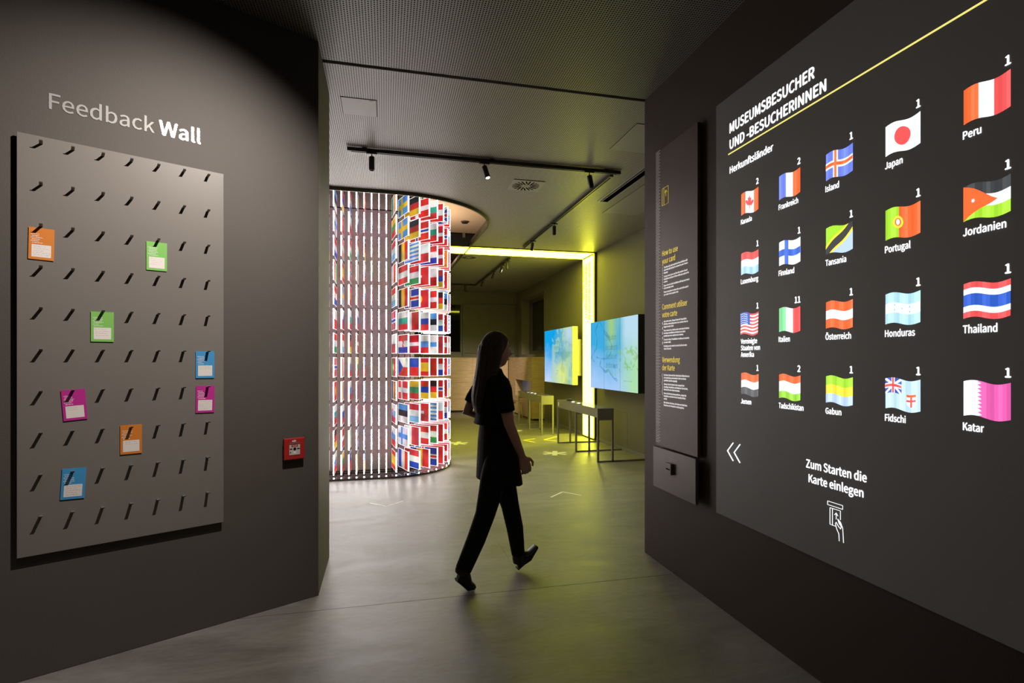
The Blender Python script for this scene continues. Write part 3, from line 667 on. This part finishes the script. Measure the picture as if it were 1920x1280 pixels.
def sc_col(u, v, kind):
    n = noise.fractal(Vector((u*3.1+kind*7, v*2.3, kind)), .8, 2.0, 4)
    if kind == 0:
        c = Vector((.05, .43, .78)).lerp(Vector((.36, .60, .98)), max(0, min(1, 1.15-v*1.9+n*.2)))
        g = max(0, min(1, (u-.60)*3.2+.2*n)); c = c.lerp(Vector((.44, .80, .40)), g*.9)
        band = max(0, 1-abs(u-.49)/.17)*max(0, min(1, (v-.42)*2.6)); c = c.lerp(Vector((.36, .64, .24)), min(1, band*1.1))
        tr = max(0, min(1, (u-.665)*9))*max(0, min(1, (v-.36)*2.4)); c = c.lerp(Vector((.52, .76, .93)), tr*.95)
        r1 = noise.noise(Vector((u*22, v*14, 5.1)))*.5+noise.noise(Vector((u*48, v*30, 1.1)))*.35
        for k, (pts, w) in enumerate(PATHS):
            if abs(pdist(u, v, pts)+(.03*noise.noise(Vector((u*9, v*7, k))))) < w*(.55+1.1*r1): c = c.lerp(Vector((.03, .27, .50)) if u < .62 else Vector((.30, .56, .12)), .62 if k not in (5, 6) else .6)
        if .42 < u < 1 and abs(v-.40-.05*sin(u*9)) < .16 and noise.noise(Vector((u*34, v*22, 3.3))) > .33: c = c.lerp(Vector((.22, .52, .22)), .55)
        return c
    c = Vector((.0, .38, .86)).lerp(Vector((.50, .68, .98)), max(0, min(1, .95-v*1.3-.35*u+.25*n)))
    g = max(0, min(1, (u-.30)*2.0+.5*(.6-v)+.25*n)); c = c.lerp(Vector((.36, .62, .30)), g*.75)
    ye = max(0, 1-((u-.66)**2/.06+(v-.12)**2/.10)); c = c.lerp(Vector((.72, .84, .22)), ye)
    tr = max(0, min(1, (u-.66)*5))*max(0, min(1, (v-.50)*2.6)); c = c.lerp(Vector((.60, .76, 1.0)), tr*.8)
    r1 = noise.fractal(Vector((u*4+1, v*3.2, 2.7)), .8, 2.1, 5)
    if r1 > .12 and u > .3: c = c.lerp(Vector((.52, .74, .42)), .5)
    if r1 < -.22 and v < .8: c = c*.86
    return c
def display(label, ynear, kind, texts, small):
    W, H = 1.82, 1.135
    t = thing('wall_display', label, 'screen', matrix=frame((3.62, ynear, .98), (0, -1, 0), (0, 0, 1)), group='triple portrait screens on the right wall')
    # local x 0 (near) .. -W (far)
    obj('housing', MB().box(-W, 0, 0, H, 0, .115), M['console'] if kind else M['black'], t, bevel=.003)
    obj('wall_bracket', MB().box(-W+.25, -.02, .18, H-.25, -.13, 0), M['console'], t)
    n = 56; m = 120
    for k in range(3):
        mb = MB(); x0 = -W+k*W/3+.004; x1 = -W+(k+1)*W/3-.004
        for i in range(n):
            for q in range(m):
                a = x0+(x1-x0)*i/n; b = x0+(x1-x0)*(i+1)/n; y0 = .006+(H-.012)*q/m; y1 = .006+(H-.012)*(q+1)/m
                u = ((a+b)/2+W)/W; v = (q+.5)/m
                c = sc_col(u, v, kind); edge = 1.12 if (i in (0, n-1) or q in (0, m-1)) else 1
                mb.poly([(a, y0, .1155), (b, y0, .1155), (b, y1, .1155), (a, y1, .1155)], 0, tuple(max(0, z*edge) for z in c))
        obj('screen_panel', mb, M['screen'], t, cols=True)
    for s, x, y, w, cap in texts: text('screen_text', s, M['screen_ink'], t, -W+x, y, .1165, cap=cap, width=w, shear=.25, align='LEFT')
    for s, x, y, w, cap in small: text('small_text', s, M['screen_ink'], t, -W+x, y, .1165, cap=cap, width=w)
    return t
display('large blue and green triple screen nearer the doorway reading Evolution', 6.97, 0,
        [('Evolution', .68, .80, .40, .085), ('des concepts', .66, .645, .47, .085), ('d\'espace et', .68, .50, .42, .085), ('de frontières', .68, .355, .46, .085)], [('Evolution of concepts', 1.35, .16, .3, .014)])
display('blue and green triple screen farther back with a yellow lit side', 9.72, 1,
        [('Europe', .72, .83, .30, .075), ('changing', .70, .71, .37, .075), ('borders', .72, .595, .32, .075)], [('TOUCH', .84, .25, .14, .02), ('TO START', .86, .2, .10, .018)])

# ------------------------------------------------------------------ consoles
def console(label, y0, y1, gp):
    t = thing('console_table', label, 'table', (2.94, y0, 0), group=gp)
    Wd, Ln, H = .25, y1-y0, .77
    ap = obj('apron', MB().box(0, Wd, 0, Ln, .635, H-.008), M['console'], t, bevel=.002)
    tp = obj('table_top', MB().box(0, Wd, 0, Ln, H-.008, H), M['console_top'], t, bevel=.0015)
    b = .028
    for yy in (0, Ln/2-b/2, Ln-b):
        for xx in (0, Wd-b): obj('leg', MB().box(xx, xx+b, yy, yy+b, 0, .635), M['console'], t, bevel=.0015)
        obj('foot_bar', MB().box(b, .80, yy, yy+b, 0, .022), M['console'], t)
        obj('cross_rail', MB().box(b, Wd-b, yy, yy+b, .60, .635), M['console'], t)
    obj('side_logo', MB().box(-.0015, 0, Ln-.10, Ln-.06, .66, .73), M['printed'], t)
    for i in range(6):
        mb = MB()
        for a in range(3):
            q = pi*a/3+i; cx, cy = .06+.05*(i % 2), Ln*.36+i*.13; dx, dy = .032*cos(q), .032*sin(q); px, py = -dy*.22, dx*.22
            mb.poly([(cx-dx-px, cy-dy-py, H+.0008), (cx+dx-px, cy+dy-py, H+.0008), (cx+dx+px, cy+dy+py, H+.0008), (cx-dx+px, cy-dy+py, H+.0008)])
        obj('top_icon', mb, M['projwhite'], t)  # printed table icons, made emissive to look bright white
    return t
console('grey metal console table in front of the nearer triple screen', 7.10, 8.93, 'narrow console tables')
console('yellow-lit grey console table farther back beside the stool', 9.90, 11.74, 'narrow console tables')
def gadget(loc, label, sz):
    t = thing('card_slot_unit', label, 'card reader', loc, group='card slot units on the console tables')
    obj('body', MB().box(-sz, sz, -sz*.8, sz*.8, 0, .03), M['reader'], t, bevel=.004)
    obj('slot', MB().box(-sz*.7, sz*.7, -.006, .006, .0295, .0315), M['gap'], t)
gadget((3.05, 8.62, .7705), 'small dark card slot unit on the nearer console table', .045)
gadget((3.02, 11.2, .7705), 'small card slot unit on the far end of the farther console table', .04)
gadget((3.06, 10.5, .7705), 'small card slot unit midway on the farther console table', .04)

# ------------------------------------------------------------------ wood counter
wc = thing('wood_counter', 'long oak clad counter wall at the rear of the room', 'counter', (0, 14.87, 0))
obj('toe_kick', MB().box(-3.0, 3.44, .05, .33, 0, .06), M['black'], wc)
for (x0, x1) in ((-3.0, -1.2), (-1.2, .6), (.6, 2.4), (2.4, 3.43)):
    for z0, z1, dy in ((.06, .36, 0), (.364, .84, .02), (.844, 1.52, .02)):
        obj('panel', MB().box(x0+.002, x1-.002, dy, .30, z0, z1), M['wood'], wc, bevel=.002)
obj('counter_top', MB().box(-3.0, 3.44, .015, .33, 1.52, 1.54), M['wood_side'], wc)
sc = thing('oak_cabinet', 'oak cabinet with a dark display niche against the right wall', 'cabinet', (3.44, 12.36, 0))
obj('plinth', MB().box(.05, .30, .05, 2.5, 0, .05), M['black'], sc)
obj('end_panel', MB().box(0, .31, 0, .02, .05, 1.525), M['wood_side'], sc, bevel=.002)
mb = MB()
for (y0, y1, z0, z1) in ((.022, .15, .05, 1.525), (.15, 1.70, .95, 1.525), (.15, 1.70, .05, .52), (1.70, 2.5, .05, 1.525)): mb.box(0, .04, y0, y1, z0, z1)
obj('front_panel', mb, M['wood'], sc)
obj('niche_back', MB().box(.20, .22, .15, 1.70, .52, .95), M['niche'], sc)
obj('niche_lining', MB().box(.04, .2, .13, .15, .5, .97).box(.04, .2, 1.7, 1.72, .5, .97).box(.04, .2, .15, 1.7, .95, .97).box(.04, .2, .15, 1.7, .5, .52), M['wood_side'], sc)
obj('cabinet_top', MB().box(0, .31, 0, 2.5, 1.525, 1.54), M['wood_side'], sc)
for yy in (.45, 1.0):
    mb = MB()
    for i in range(4): mb.box(-.002, 0, yy, yy+.22, 1.02+i*.035, 1.028+i*.035)
    obj('engraved_lines', mb, M['soffit'], sc)
obj('cabinet_body', MB().box(.22, .31, .02, 2.5, .05, 1.525), M['wood_side'], sc)
st = thing('wooden_stool', 'small pale wooden stool beside the oak cabinet', 'stool', (3.22, 13.0, 0))
obj('seat', MB().tube([(0, 0, .425), (0, 0, .455)], .17, 20), M['stool'], st, bevel=.004)
for a in range(4):
    q = pi/4+a*pi/2; obj('leg', MB().tube([(.10*cos(q), .10*sin(q), .43), (.165*cos(q), .165*sin(q), 0)], [.017, .012], 10), M['stool'], st, smooth=True)

# ------------------------------------------------------------------ ceiling fittings
def track(label, p0, p1, gp='black ceiling light tracks'):
    p0 = Vector(p0); p1 = Vector(p1); ln_ = (p1-p0).length; yaw = math.atan2(p1.y-p0.y, p1.x-p0.x)
    t = thing('light_track', label, 'light track', (p0.x, p0.y, CE), (0, 0, yaw), group=gp)
    obj('rail', MB().box(0, ln_, -.018, .018, -.042, -.008), M['black'], t, bevel=.002)
    obj('groove', MB().box(.03, ln_-.03, -.006, .006, -.0435, -.042), M['gap'], t)
    obj('end_cap', MB().box(-.006, 0, -.019, .019, -.043, -.007).box(ln_, ln_+.006, -.019, .019, -.043, -.007), M['black'], t)
    n = max(2, int(ln_/1.2)+1)
    for i in range(n):
        x = .15+(ln_-.3)*i/(n-1); obj('ceiling_clip', MB().box(x-.02, x+.02, -.012, .012, -.008, 0), M['black'], t)
track('black ceiling track crossing the room near the doorway', (-.333, 5.12, 0), (2.365, 5.12, 0))
track('black ceiling track running towards the yellow light band', (2.31, 5.20, 0), (2.31, 8.82, 0))
track('black ceiling track behind the yellow light band', (2.30, 9.89, 0), (2.27, 13.43, 0))
track('short black ceiling track end leading left behind the yellow light band', (2.27, 13.55, 0), (.9, 13.60, 0))
def spot(label, x, y, aim=(0, 0, -1), lit=False, L_=.125, r=.026):
    t = thing('track_spotlight', label, 'spotlight', (x, y, CE-.043), group='black cylinder spotlights on the ceiling tracks')
    a = Vector(aim).normalized(); rot = a.to_track_quat('-Z', 'Y').to_matrix()
    obj('adapter', MB().box(-.05, .05, -.013, .013, -.012, 0), M['black'], t)
    obj('stem', MB().tube([(0, 0, -.01), (0, 0, -.045)], .006, 8), M['black'], t)
    c = Vector((0, 0, -.035))
    p0 = c; p1 = c+a*L_
    obj('barrel', MB().tube([p0, p0+a*.004, p1-a*.004, p1], [r*.9, r, r, r*.92], 20), M['black'], t, smooth=False)
    obj('lens', MB().tube([p1-a*.001, p1+a*.001], r*.72, 16), M['lamp'] if lit else M['gap'], t)
spot('spotlight at the left end of the crossing track, pointing straight down', -.12, 5.12)
spot('spotlight at the middle of the crossing track with a lit lens', .941, 5.12, (.25, -.25, -1), True)
spot('tilted spotlight at the right end of the crossing track', 2.031, 5.12, (.25, .1, -1))
spot('spotlight midway on the track towards the yellow band', 2.31, 7.15)
spot('spotlight near the far end of the track towards the yellow band', 2.31, 8.262, (-.15, .1, -1))
spot('first spotlight behind the yellow band, nearest to it', 2.30, 10.06)
spot('second spotlight behind the yellow band', 2.30, 10.5, (-.3, .5, -1))
spot('third spotlight behind the yellow band', 2.29, 11.3, (-.3, .5, -1))
spot('fourth spotlight behind the yellow band, farthest on the long rail', 2.28, 12.57, (-.3, .5, -1))
spot('spotlight on the short cross track at the very back', 1.99, 13.56, (.2, .5, -1))
def diffuser(label, x0, x1, y0, y1):
    cx, cy = (x0+x1)/2, (y0+y1)/2; t = thing('air_diffuser', label, 'air vent', (cx, cy, CE), group='square swirl air vents in the ceiling')
    h = (x1-x0)/2
    obj('plate', MB().box(-h, h, -h, h, -.008, 0), M['smooth'], t, bevel=.002)
    for i in range(20):
        q = 2*pi*i/20+.1; r0, r1 = .05 if i % 2 else .075, h*.86; w = .0075; c, s = cos(q), sin(q)
        sk = .18; c2, s2 = cos(q+sk), sin(q+sk)
        obj('slot', MB().prism([(c2*r0-s*w, s2*r0+c*w), (c2*r0+s*w, s2*r0-c*w), (c*r1+s*w, s*r1-c*w), (c*r1-s*w, s*r1+c*w)][::-1], -.0095, -.008), M['gap'], t)
    obj('hub', MB().tube([(0, 0, -.008), (0, 0, -.012)], .018, 14), M['smooth'], t)
diffuser('square swirl air vent in front of the yellow light band', 1.36, 1.715, 5.62, 5.975)
diffuser('square swirl air vent behind the yellow light band', 1.37, 1.72, 9.90, 10.25)
sv = thing('slot_vent', 'long narrow slot vent in the ceiling by the right wall', 'air vent', (2.625, 4.95, CE))
obj('frame', MB().box(-.075, -.05, 0, 1.22, -.008, 0).box(.055, .075, 0, 1.22, -.008, 0).box(-.05, .055, 1.20, 1.22, -.008, 0).box(-.05, .055, 0, .02, -.008, 0), M['smooth'], sv)
obj('slot_channel', MB().box(-.05, .055, .02, 1.20, -.003, -.001), M['gap'], sv)
obj('blade', MB().box(-.030, -.024, .02, 1.20, -.010, -.003), M['smooth'], sv)
def hatch(label, x0, x1, y0, y1, lever=False):
    t = thing('ceiling_hatch', label, 'ceiling hatch', ((x0+x1)/2, (y0+y1)/2, CE), group='plain access hatches in the ceiling')
    a, b = (x1-x0)/2, (y1-y0)/2
    obj('joint', MB().box(-a-.004, a+.004, -b-.004, b+.004, -.0015, 0), M['gap'], t)
    obj('flap', MB().box(-a, a, -b, b, -.004, -.0015), M['smooth'], t, bevel=.0008)
    obj('latch', MB().box(a-.05, a-.02, -b+.01, -b+.03, -.0055, -.004), M['console'], t)
hatch('small plain ceiling hatch beside the left door jamb', -.322, -.066, 4.165, 4.44)
hatch('plain ceiling hatch close to the right door jamb', 2.035, 2.6, 4.07, 4.62)
hatch('plain smooth ceiling hatch beyond the slot vent along the right wall', 2.82, 3.33, 5.3, 6.63)

# ------------------------------------------------------------------ floor stickers
def chevron(label, p0, pm, p1, m, w=.022, cat='floor marker', gp=None):
    c = Vector(pm); t = thing('floor_arrow', label, cat, (c.x, c.y, 0), group=gp); k = 0
    for p in (p0, p1):
        d = (Vector(p)-c); n = Vector((-d.y, d.x)).normalized()*w/2
        mb = MB(); q = [(-n.x, -n.y), (d.x-n.x, d.y-n.y), (d.x+n.x, d.y+n.y), (n.x, n.y)]
        mb.prism(q, .0, .0014+.0004*k); k += 1; obj('stroke', mb, m, t)
chevron('thin white floor chevron in front of the flag tower', (-.153, 5.619), (.016, 5.456), (.182, 5.624), M['sticker'], gp='white floor chevrons')
chevron('thin white floor chevron near the right door jamb', (1.714, 5.414), (1.909, 5.604), (2.060, 5.406), M['sticker'], .026, gp='white floor chevrons')
chevron('yellow floor chevron nearer the person, beside the far console', (2.715, 9.563), (2.461, 9.418), (2.591, 9.125), M['ysticker'], .05, gp='yellow floor chevrons')
chevron('yellow floor chevron under the near console table', (3.209, 9.733), (2.84, 9.38), (3.017, 9.153), M['ysticker'], .05, gp='yellow floor chevrons')
chevron('yellow floor chevron left of the walking person', (1.95, 9.62), (1.75, 9.42), (1.93, 9.22), M['ysticker'], .05, gp='yellow floor chevrons')
def asterisk(label, x, y, r, m, rot=0.0):
    t = thing('floor_asterisk', label, 'floor marker', (x, y, 0), group='asterisk stickers on the floor')
    for a in range(3):
        q = rot+pi*a/3; dx, dy = r*cos(q), r*sin(q); w = .20; px, py = -dy*w, dx*w
        obj('arm', MB().prism([(-dx-px, -dy-py), (dx-px, dy-py), (dx+px, dy+py), (-dx+px, -dy+py)], 0, .0012+.0003*a), m, t)
asterisk('white asterisk sticker on the floor in front of the near console', 2.59, 7.98, .20, M['sticker'], .2)
asterisk('pale yellow asterisk sticker on the floor beside the flag tower', 1.235, 9.34, .19, M['sticker'], .2)
asterisk('white asterisk sticker on the floor by the far console', 2.60, 10.75, .19, M['sticker'], .2)

# ------------------------------------------------------------------ the walking person
PSX, PSY, YAW = .70, 3.45, radians(9)
pe = thing('person', 'person with long brown hair in black clothes striding through the doorway', 'person', (PSX, PSY, 0), (0, 0, YAW))
def ering(cx, cy, cz, rx, ry, n=28, tilt=0, ex=2.3):
    o = []
    for j in range(n):
        t = 2*pi*j/n; c, s = cos(t), sin(t)
        x = rx*math.copysign(abs(c)**(2/ex), c); y = ry*math.copysign(abs(s)**(2/ex), s)
        o.append((cx+x, cy+y, cz+x*tilt))
    return o
def remeshed(name, mb, m, voxel, smooth=3, parent=pe, decim=None):
    me = mb.mesh(name, m, smooth=True); o = link(name, me)
    r = o.modifiers.new('r', 'REMESH'); r.mode = 'VOXEL'; r.voxel_size = voxel; r.use_smooth_shade = True
    if smooth: s = o.modifiers.new('s', 'SMOOTH'); s.iterations = smooth; s.factor = .5
    dg = bpy.context.evaluated_depsgraph_get(); me2 = bpy.data.meshes.new_from_object(o.evaluated_get(dg)); me2.name = name
    o.modifiers.clear(); o.data = me2; bpy.data.meshes.remove(me)
    if not me2.materials: me2.materials.append(m)
    o.parent = parent; return o
HC = Vector((.015, 0, 1.515))
def head(mb, g=0.0, kind='head'):
    rings = []; n = 36; m = 30
    for i in range(1, m):
        ph = pi*i/m; z = cos(ph); r = sin(ph); ring = []
        for j in range(n):
            t = 2*pi*j/n; x = r*cos(t); y = r*sin(t)
            sx = .094; sy = .073; sz = .115
            # jaw narrows towards the chin
            k = 1-.30*max(0, -z)**1.3; px = x*sx*(1-.12*max(0, -z)); py = y*sy*k; pz = z*sz
            front = max(0, cos(t))**6*r
            px += .004*front*math.exp(-((z-.25)/.15)**2)       # brow
            px -= .006*max(0, cos(t))**3*math.exp(-((z-.05)/.12)**2)*r*(1 if abs(y) > .15 else .3)  # eye sockets
            nose = math.exp(-(y/.14)**2)*(1 if cos(t) > 0 else 0)
            px += .024*nose*math.exp(-((z+.22)/.13)**2)+.010*nose*math.exp(-((z+.02)/.16)**2)
            lipz = math.exp(-(y/.28)**2)*(1 if cos(t) > 0 else 0); px += .008*lipz*(math.exp(-((z+.45)/.05)**2)+math.exp(-((z+.55)/.06)**2))
            px += .012*math.exp(-(y/.35)**2)*(1 if cos(t) > 0 else 0)*math.exp(-((z+.78)/.14)**2)  # chin
            ring.append((HC.x+px*(1+g), HC.y+py*(1+g), HC.z+pz*(1+g)))
        rings.append(ring)
    mb.loft(rings)
body = MB()
head(body)
for s in (-1, 1):  # ears
    body.tube([(.0, s*.068, 1.545), (-.008, s*.078, 1.535), (-.012, s*.080, 1.51), (-.004, s*.074, 1.482), (.002, s*.066, 1.478)], [.006, .010, .010, .008, .005], 10)
body.tube([(-.012, 0, 1.34), (-.008, 0, 1.40), (.0, 0, 1.47)], [.056, .048, .048], 20)
TOR = [(0.02, 0, .80, .095, .150), (.02, 0, .86, .105, .165), (.018, 0, .92, .102, .160), (.008, 0, .99, .086, .135), (.0, 0, 1.05, .078, .120), (-.004, 0, 1.12, .084, .130), (.0, 0, 1.20, .100, .145), (-.004, 0, 1.27, .096, .155), (-.010, 0, 1.32, .078, .160), (-.012, 0, 1.355, .055, .105), (-.012, 0, 1.385, .042, .05)]
body.loft([ering(*t) for t in TOR])
LEG = {-1: [(.015, -.085, .86), (-.035, -.088, .70), (-.095, -.09, .47), (-.155, -.09, .32), (-.235, -.088, .135)],
       1: [(.035, .085, .86), (.09, .085, .68), (.150, .088, .455), (.185, .088, .30), (.212, .088, .105)]}
for s in (-1, 1): body.tube(LEG[s], [.082, .074, .050, .048, .026], 18)
# feet inside the shoes
body.tube([(-.262, -.088, .105), (-.235, -.088, .06), (-.195, -.088, .03)], [.018, .018, .014], 12)
body.tube([(.205, .088, .05), (.255, .088, .075), (.325, .088, .135)], [.018, .018, .012], 12)
ARM = {-1: [(-.012, -.145, 1.315), (-.015, -.182, 1.27), (.0, -.202, 1.17), (.022, -.208, 1.055), (.075, -.196, .94), (.122, -.180, .845)],
       1: [(-.012, .145, 1.315), (-.03, .182, 1.27), (-.075, .205, 1.19), (-.120, .215, 1.095), (-.045, .220, 1.075), (.060, .205, 1.09)]}
for s in (-1, 1): body.tube(ARM[s], [.044, .046, .041, .034, .030, .022], 16)
def hand(mb, w, d, up, side):
    # w wrist, d finger direction, up back of hand normal, side thumb direction
    w = Vector(w); d = Vector(d).normalized(); up = Vector(up); up = (up-d*up.dot(d)).normalized(); sd = Vector(side); sd = (sd-d*sd.dot(d)-up*sd.dot(up)).normalized()
    rings = []
    for q, hw, ht in ((-.01, .022, .019), (.02, .032, .015), (.055, .040, .014), (.082, .039, .012)):
        c = w+d*q; rings.append([c+sd*hw*cos(2*pi*j/16)+up*ht*sin(2*pi*j/16) for j in range(16)])
    mb.loft(rings)
    for k, ln_ in enumerate((.066, .074, .069, .054)):
        o = w+d*.075+sd*(.0285-.019*k); p = [o]; ang = 0
        for seg in range(3):
            ang += .32+.12*seg; p.append(p[-1]+(d*cos(ang)-up*sin(ang))*ln_/2.7)
        mb.tube(p, [.0088, .0082, .0076, .0062], 10)
    o = w+d*.02+sd*.026
    mb.tube([o, o+(d*.6+sd*.75-up*.3)*.030, o+(d*.95+sd*.75-up*.5)*.052, o+(d*1.35+sd*.6-up*.75)*.062], [.012, .0105, .0092, .007], 10)
hand(body, (.126, -.179, .835), (.35, .05, -.93), (0, -1, 0), (.93, 0, .35))
hand(body, (.068, .203, 1.092), (.97, -.15, .12), (0, 1, .2), (-.1, 0, 1))
remeshed('body', body, M['skin'], .0052, 2)
# face details
for s in (-1, 1):
    q = Vector((HC.x+.073, s*.030, HC.z+.010))
    ey = obj('eye', MB().loft([[(q.x+.011*cos(pi*i/8)*1, q.y+.011*sin(pi*i/8)*cos(t), q.z+.008*sin(pi*i/8)*sin(t)) for t in [2*pi*j/12 for j in range(12)]] for i in range(1, 8)]), M['eye'], pe, smooth=True)
    obj('iris', MB().tube([(q.x+.0085, q.y, q.z), (q.x+.0115, q.y, q.z)], .0048, 12), M['iris'], ey)
    obj('eyebrow', MB().tube([(HC.x+.090, s*.014, HC.z+.029), (HC.x+.087, s*.032, HC.z+.034), (HC.x+.074, s*.048, HC.z+.028)], [(.002, .003)]*3, 8), M['hair'], pe)
obj('mouth', MB().tube([(HC.x+.076, -.022, HC.z-.057), (HC.x+.087, 0, HC.z-.055), (HC.x+.076, .022, HC.z-.057)], [.003, .0065, .003], 10), M['lips'], pe, smooth=True)
# hair: cap, long fall over the back and shoulders
hair = MB(); rings = []; n = 32
for i in range(1, 16):
    ph = pi*.62*i/15; ring = []
    for j in range(n):
        t = 2*pi*j/n; z = cos(ph); r = sin(ph); fr = max(0, cos(t))
        rx = .106-.016*fr*(1 if ph > 1.1 else 0); ring.append((HC.x-.006+r*cos(t)*rx-(.055*fr*max(0, ph-1.15)), r*sin(t)*.086, HC.z+.008+z*.124+.03*fr*max(0, ph-1.1)))
    rings.append(ring)
hair.loft(rings)
rings = []
for k, (cx, cz, rx, ry) in enumerate(((-.020, 1.585, .050, .055), (-.034, 1.55, .066, .076), (-.044, 1.50, .066, .084), (-.058, 1.44, .056, .090), (-.076, 1.37, .048, .098), (-.094, 1.29, .042, .102), (-.108, 1.22, .038, .094), (-.114, 1.16, .030, .074), (-.112, 1.11, .016, .040))):
    rg = []
    for j in range(44):
        t = 2*pi*j/44; wv = 1+.035*sin(t*7+k*.9)+.025*sin(t*13-k*.6)
        rg.append((cx+rx*cos(t)*wv, ry*sin(t)*wv+.004*sin(k*1.3), cz))
    rings.append(rg)
hair.loft(rings)
for s in (-1, 1): hair.tube([(.020, s*.066, 1.58), (.002, s*.080, 1.52), (-.018, s*.084, 1.45), (-.035, s*.088, 1.38), (-.05, s*.090, 1.31), (-.07, s*.085, 1.24)], [.022, .030, .032, .030, .026, .016], 14)
remeshed('hair', hair, M['hair'], .0055, 5)
# top with short sleeves and a slightly flared hem
G = .012
top = MB(); top.loft([ering(-.004, 0, 1.035, .125, .172), ering(-.004, 0, 1.06, .116, .160), ering(-.003, 0, 1.12, .104, .148), ering(0, 0, 1.20, .113, .158), ering(-.004, 0, 1.27, .108, .166), ering(-.010, 0, 1.325, .090, .168), ering(-.012, 0, 1.36, .066, .112), ering(-.010, 0, 1.40, .056, .062)])
for s in (-1, 1): top.tube(ARM[s][:3]+[tuple(Vector(ARM[s][2]).lerp(Vector(ARM[s][3]), .35))], [.055, .058, .055, .054], 18)
remeshed('top', top, M['cloth'], .0065, 2)
sk = MB(); sk.loft([ering(.008, 0, 1.075, .090, .132), ering(.010, 0, 1.0, .100, .150), ering(.020, 0, .92, .116, .175), ering(.025, 0, .84, .124, .182), ering(.028, 0, .76, .132, .182), ering(.034, 0, .69, .142, .180, tilt=-.10), ering(.036, 0, .655, .146, .178, tilt=-.14)])
remeshed('shorts', sk, M['cloth'], .0075, 2)
tr = MB()
tr.tube(LEG[-1][:4]+[(-.240, -.088, .138)], [.094, .086, .064, .060, .052], 20); tr.tube(LEG[1][:4]+[(.211, .088, .112)], [.094, .084, .062, .058, .046], 20)
remeshed('trousers', tr, M['cloth2'], .007, 2)
def shoe(ank, heel, ball, toe):
    ank, heel, ball, toe = map(Vector, (ank, heel, ball, toe)); mb = MB()
    mid = heel.lerp(ball, .5); up = (ank-heel).normalized()
    mb.tube([ank, ank.lerp(heel, .5), heel+up*.01], [.043, .040, .030], 16)
    mb.tube([heel, mid+up*.018, ball+up*.008, toe], [(.030, .032), (.036, .038), (.027, .045), (.015, .034)], 18)
    mb.tube([ank, mid+up*.030, ball+up*.010], [.038, .034, .024], 14)
    o = remeshed('shoe', mb, M['shoe'], .0055, 2)
    sl = MB(); sl.tube([heel-up*.024, mid-up*.022, ball-up*.020, toe-up*.010], [(.008, .030), (.006, .028), (.007, .042), (.007, .032)], 16)
    obj('sole', sl, M['sole'], o)
shoe((-.243, -.088, .150), (-.272, -.088, .105), (-.208, -.088, .036), (-.165, -.088, .024))
shoe((.212, .088, .120), (.203, .088, .042), (.292, .088, .095), (.348, .088, .158))
# belt line and bag-less hands: a thin waistband and neckline of the top
obj('waistband', MB().tube([(.008+.094*cos(t), .137*sin(t), 1.072) for t in [2*pi*i/32 for i in range(33)]], .006, 6), M['cloth2'], pe)
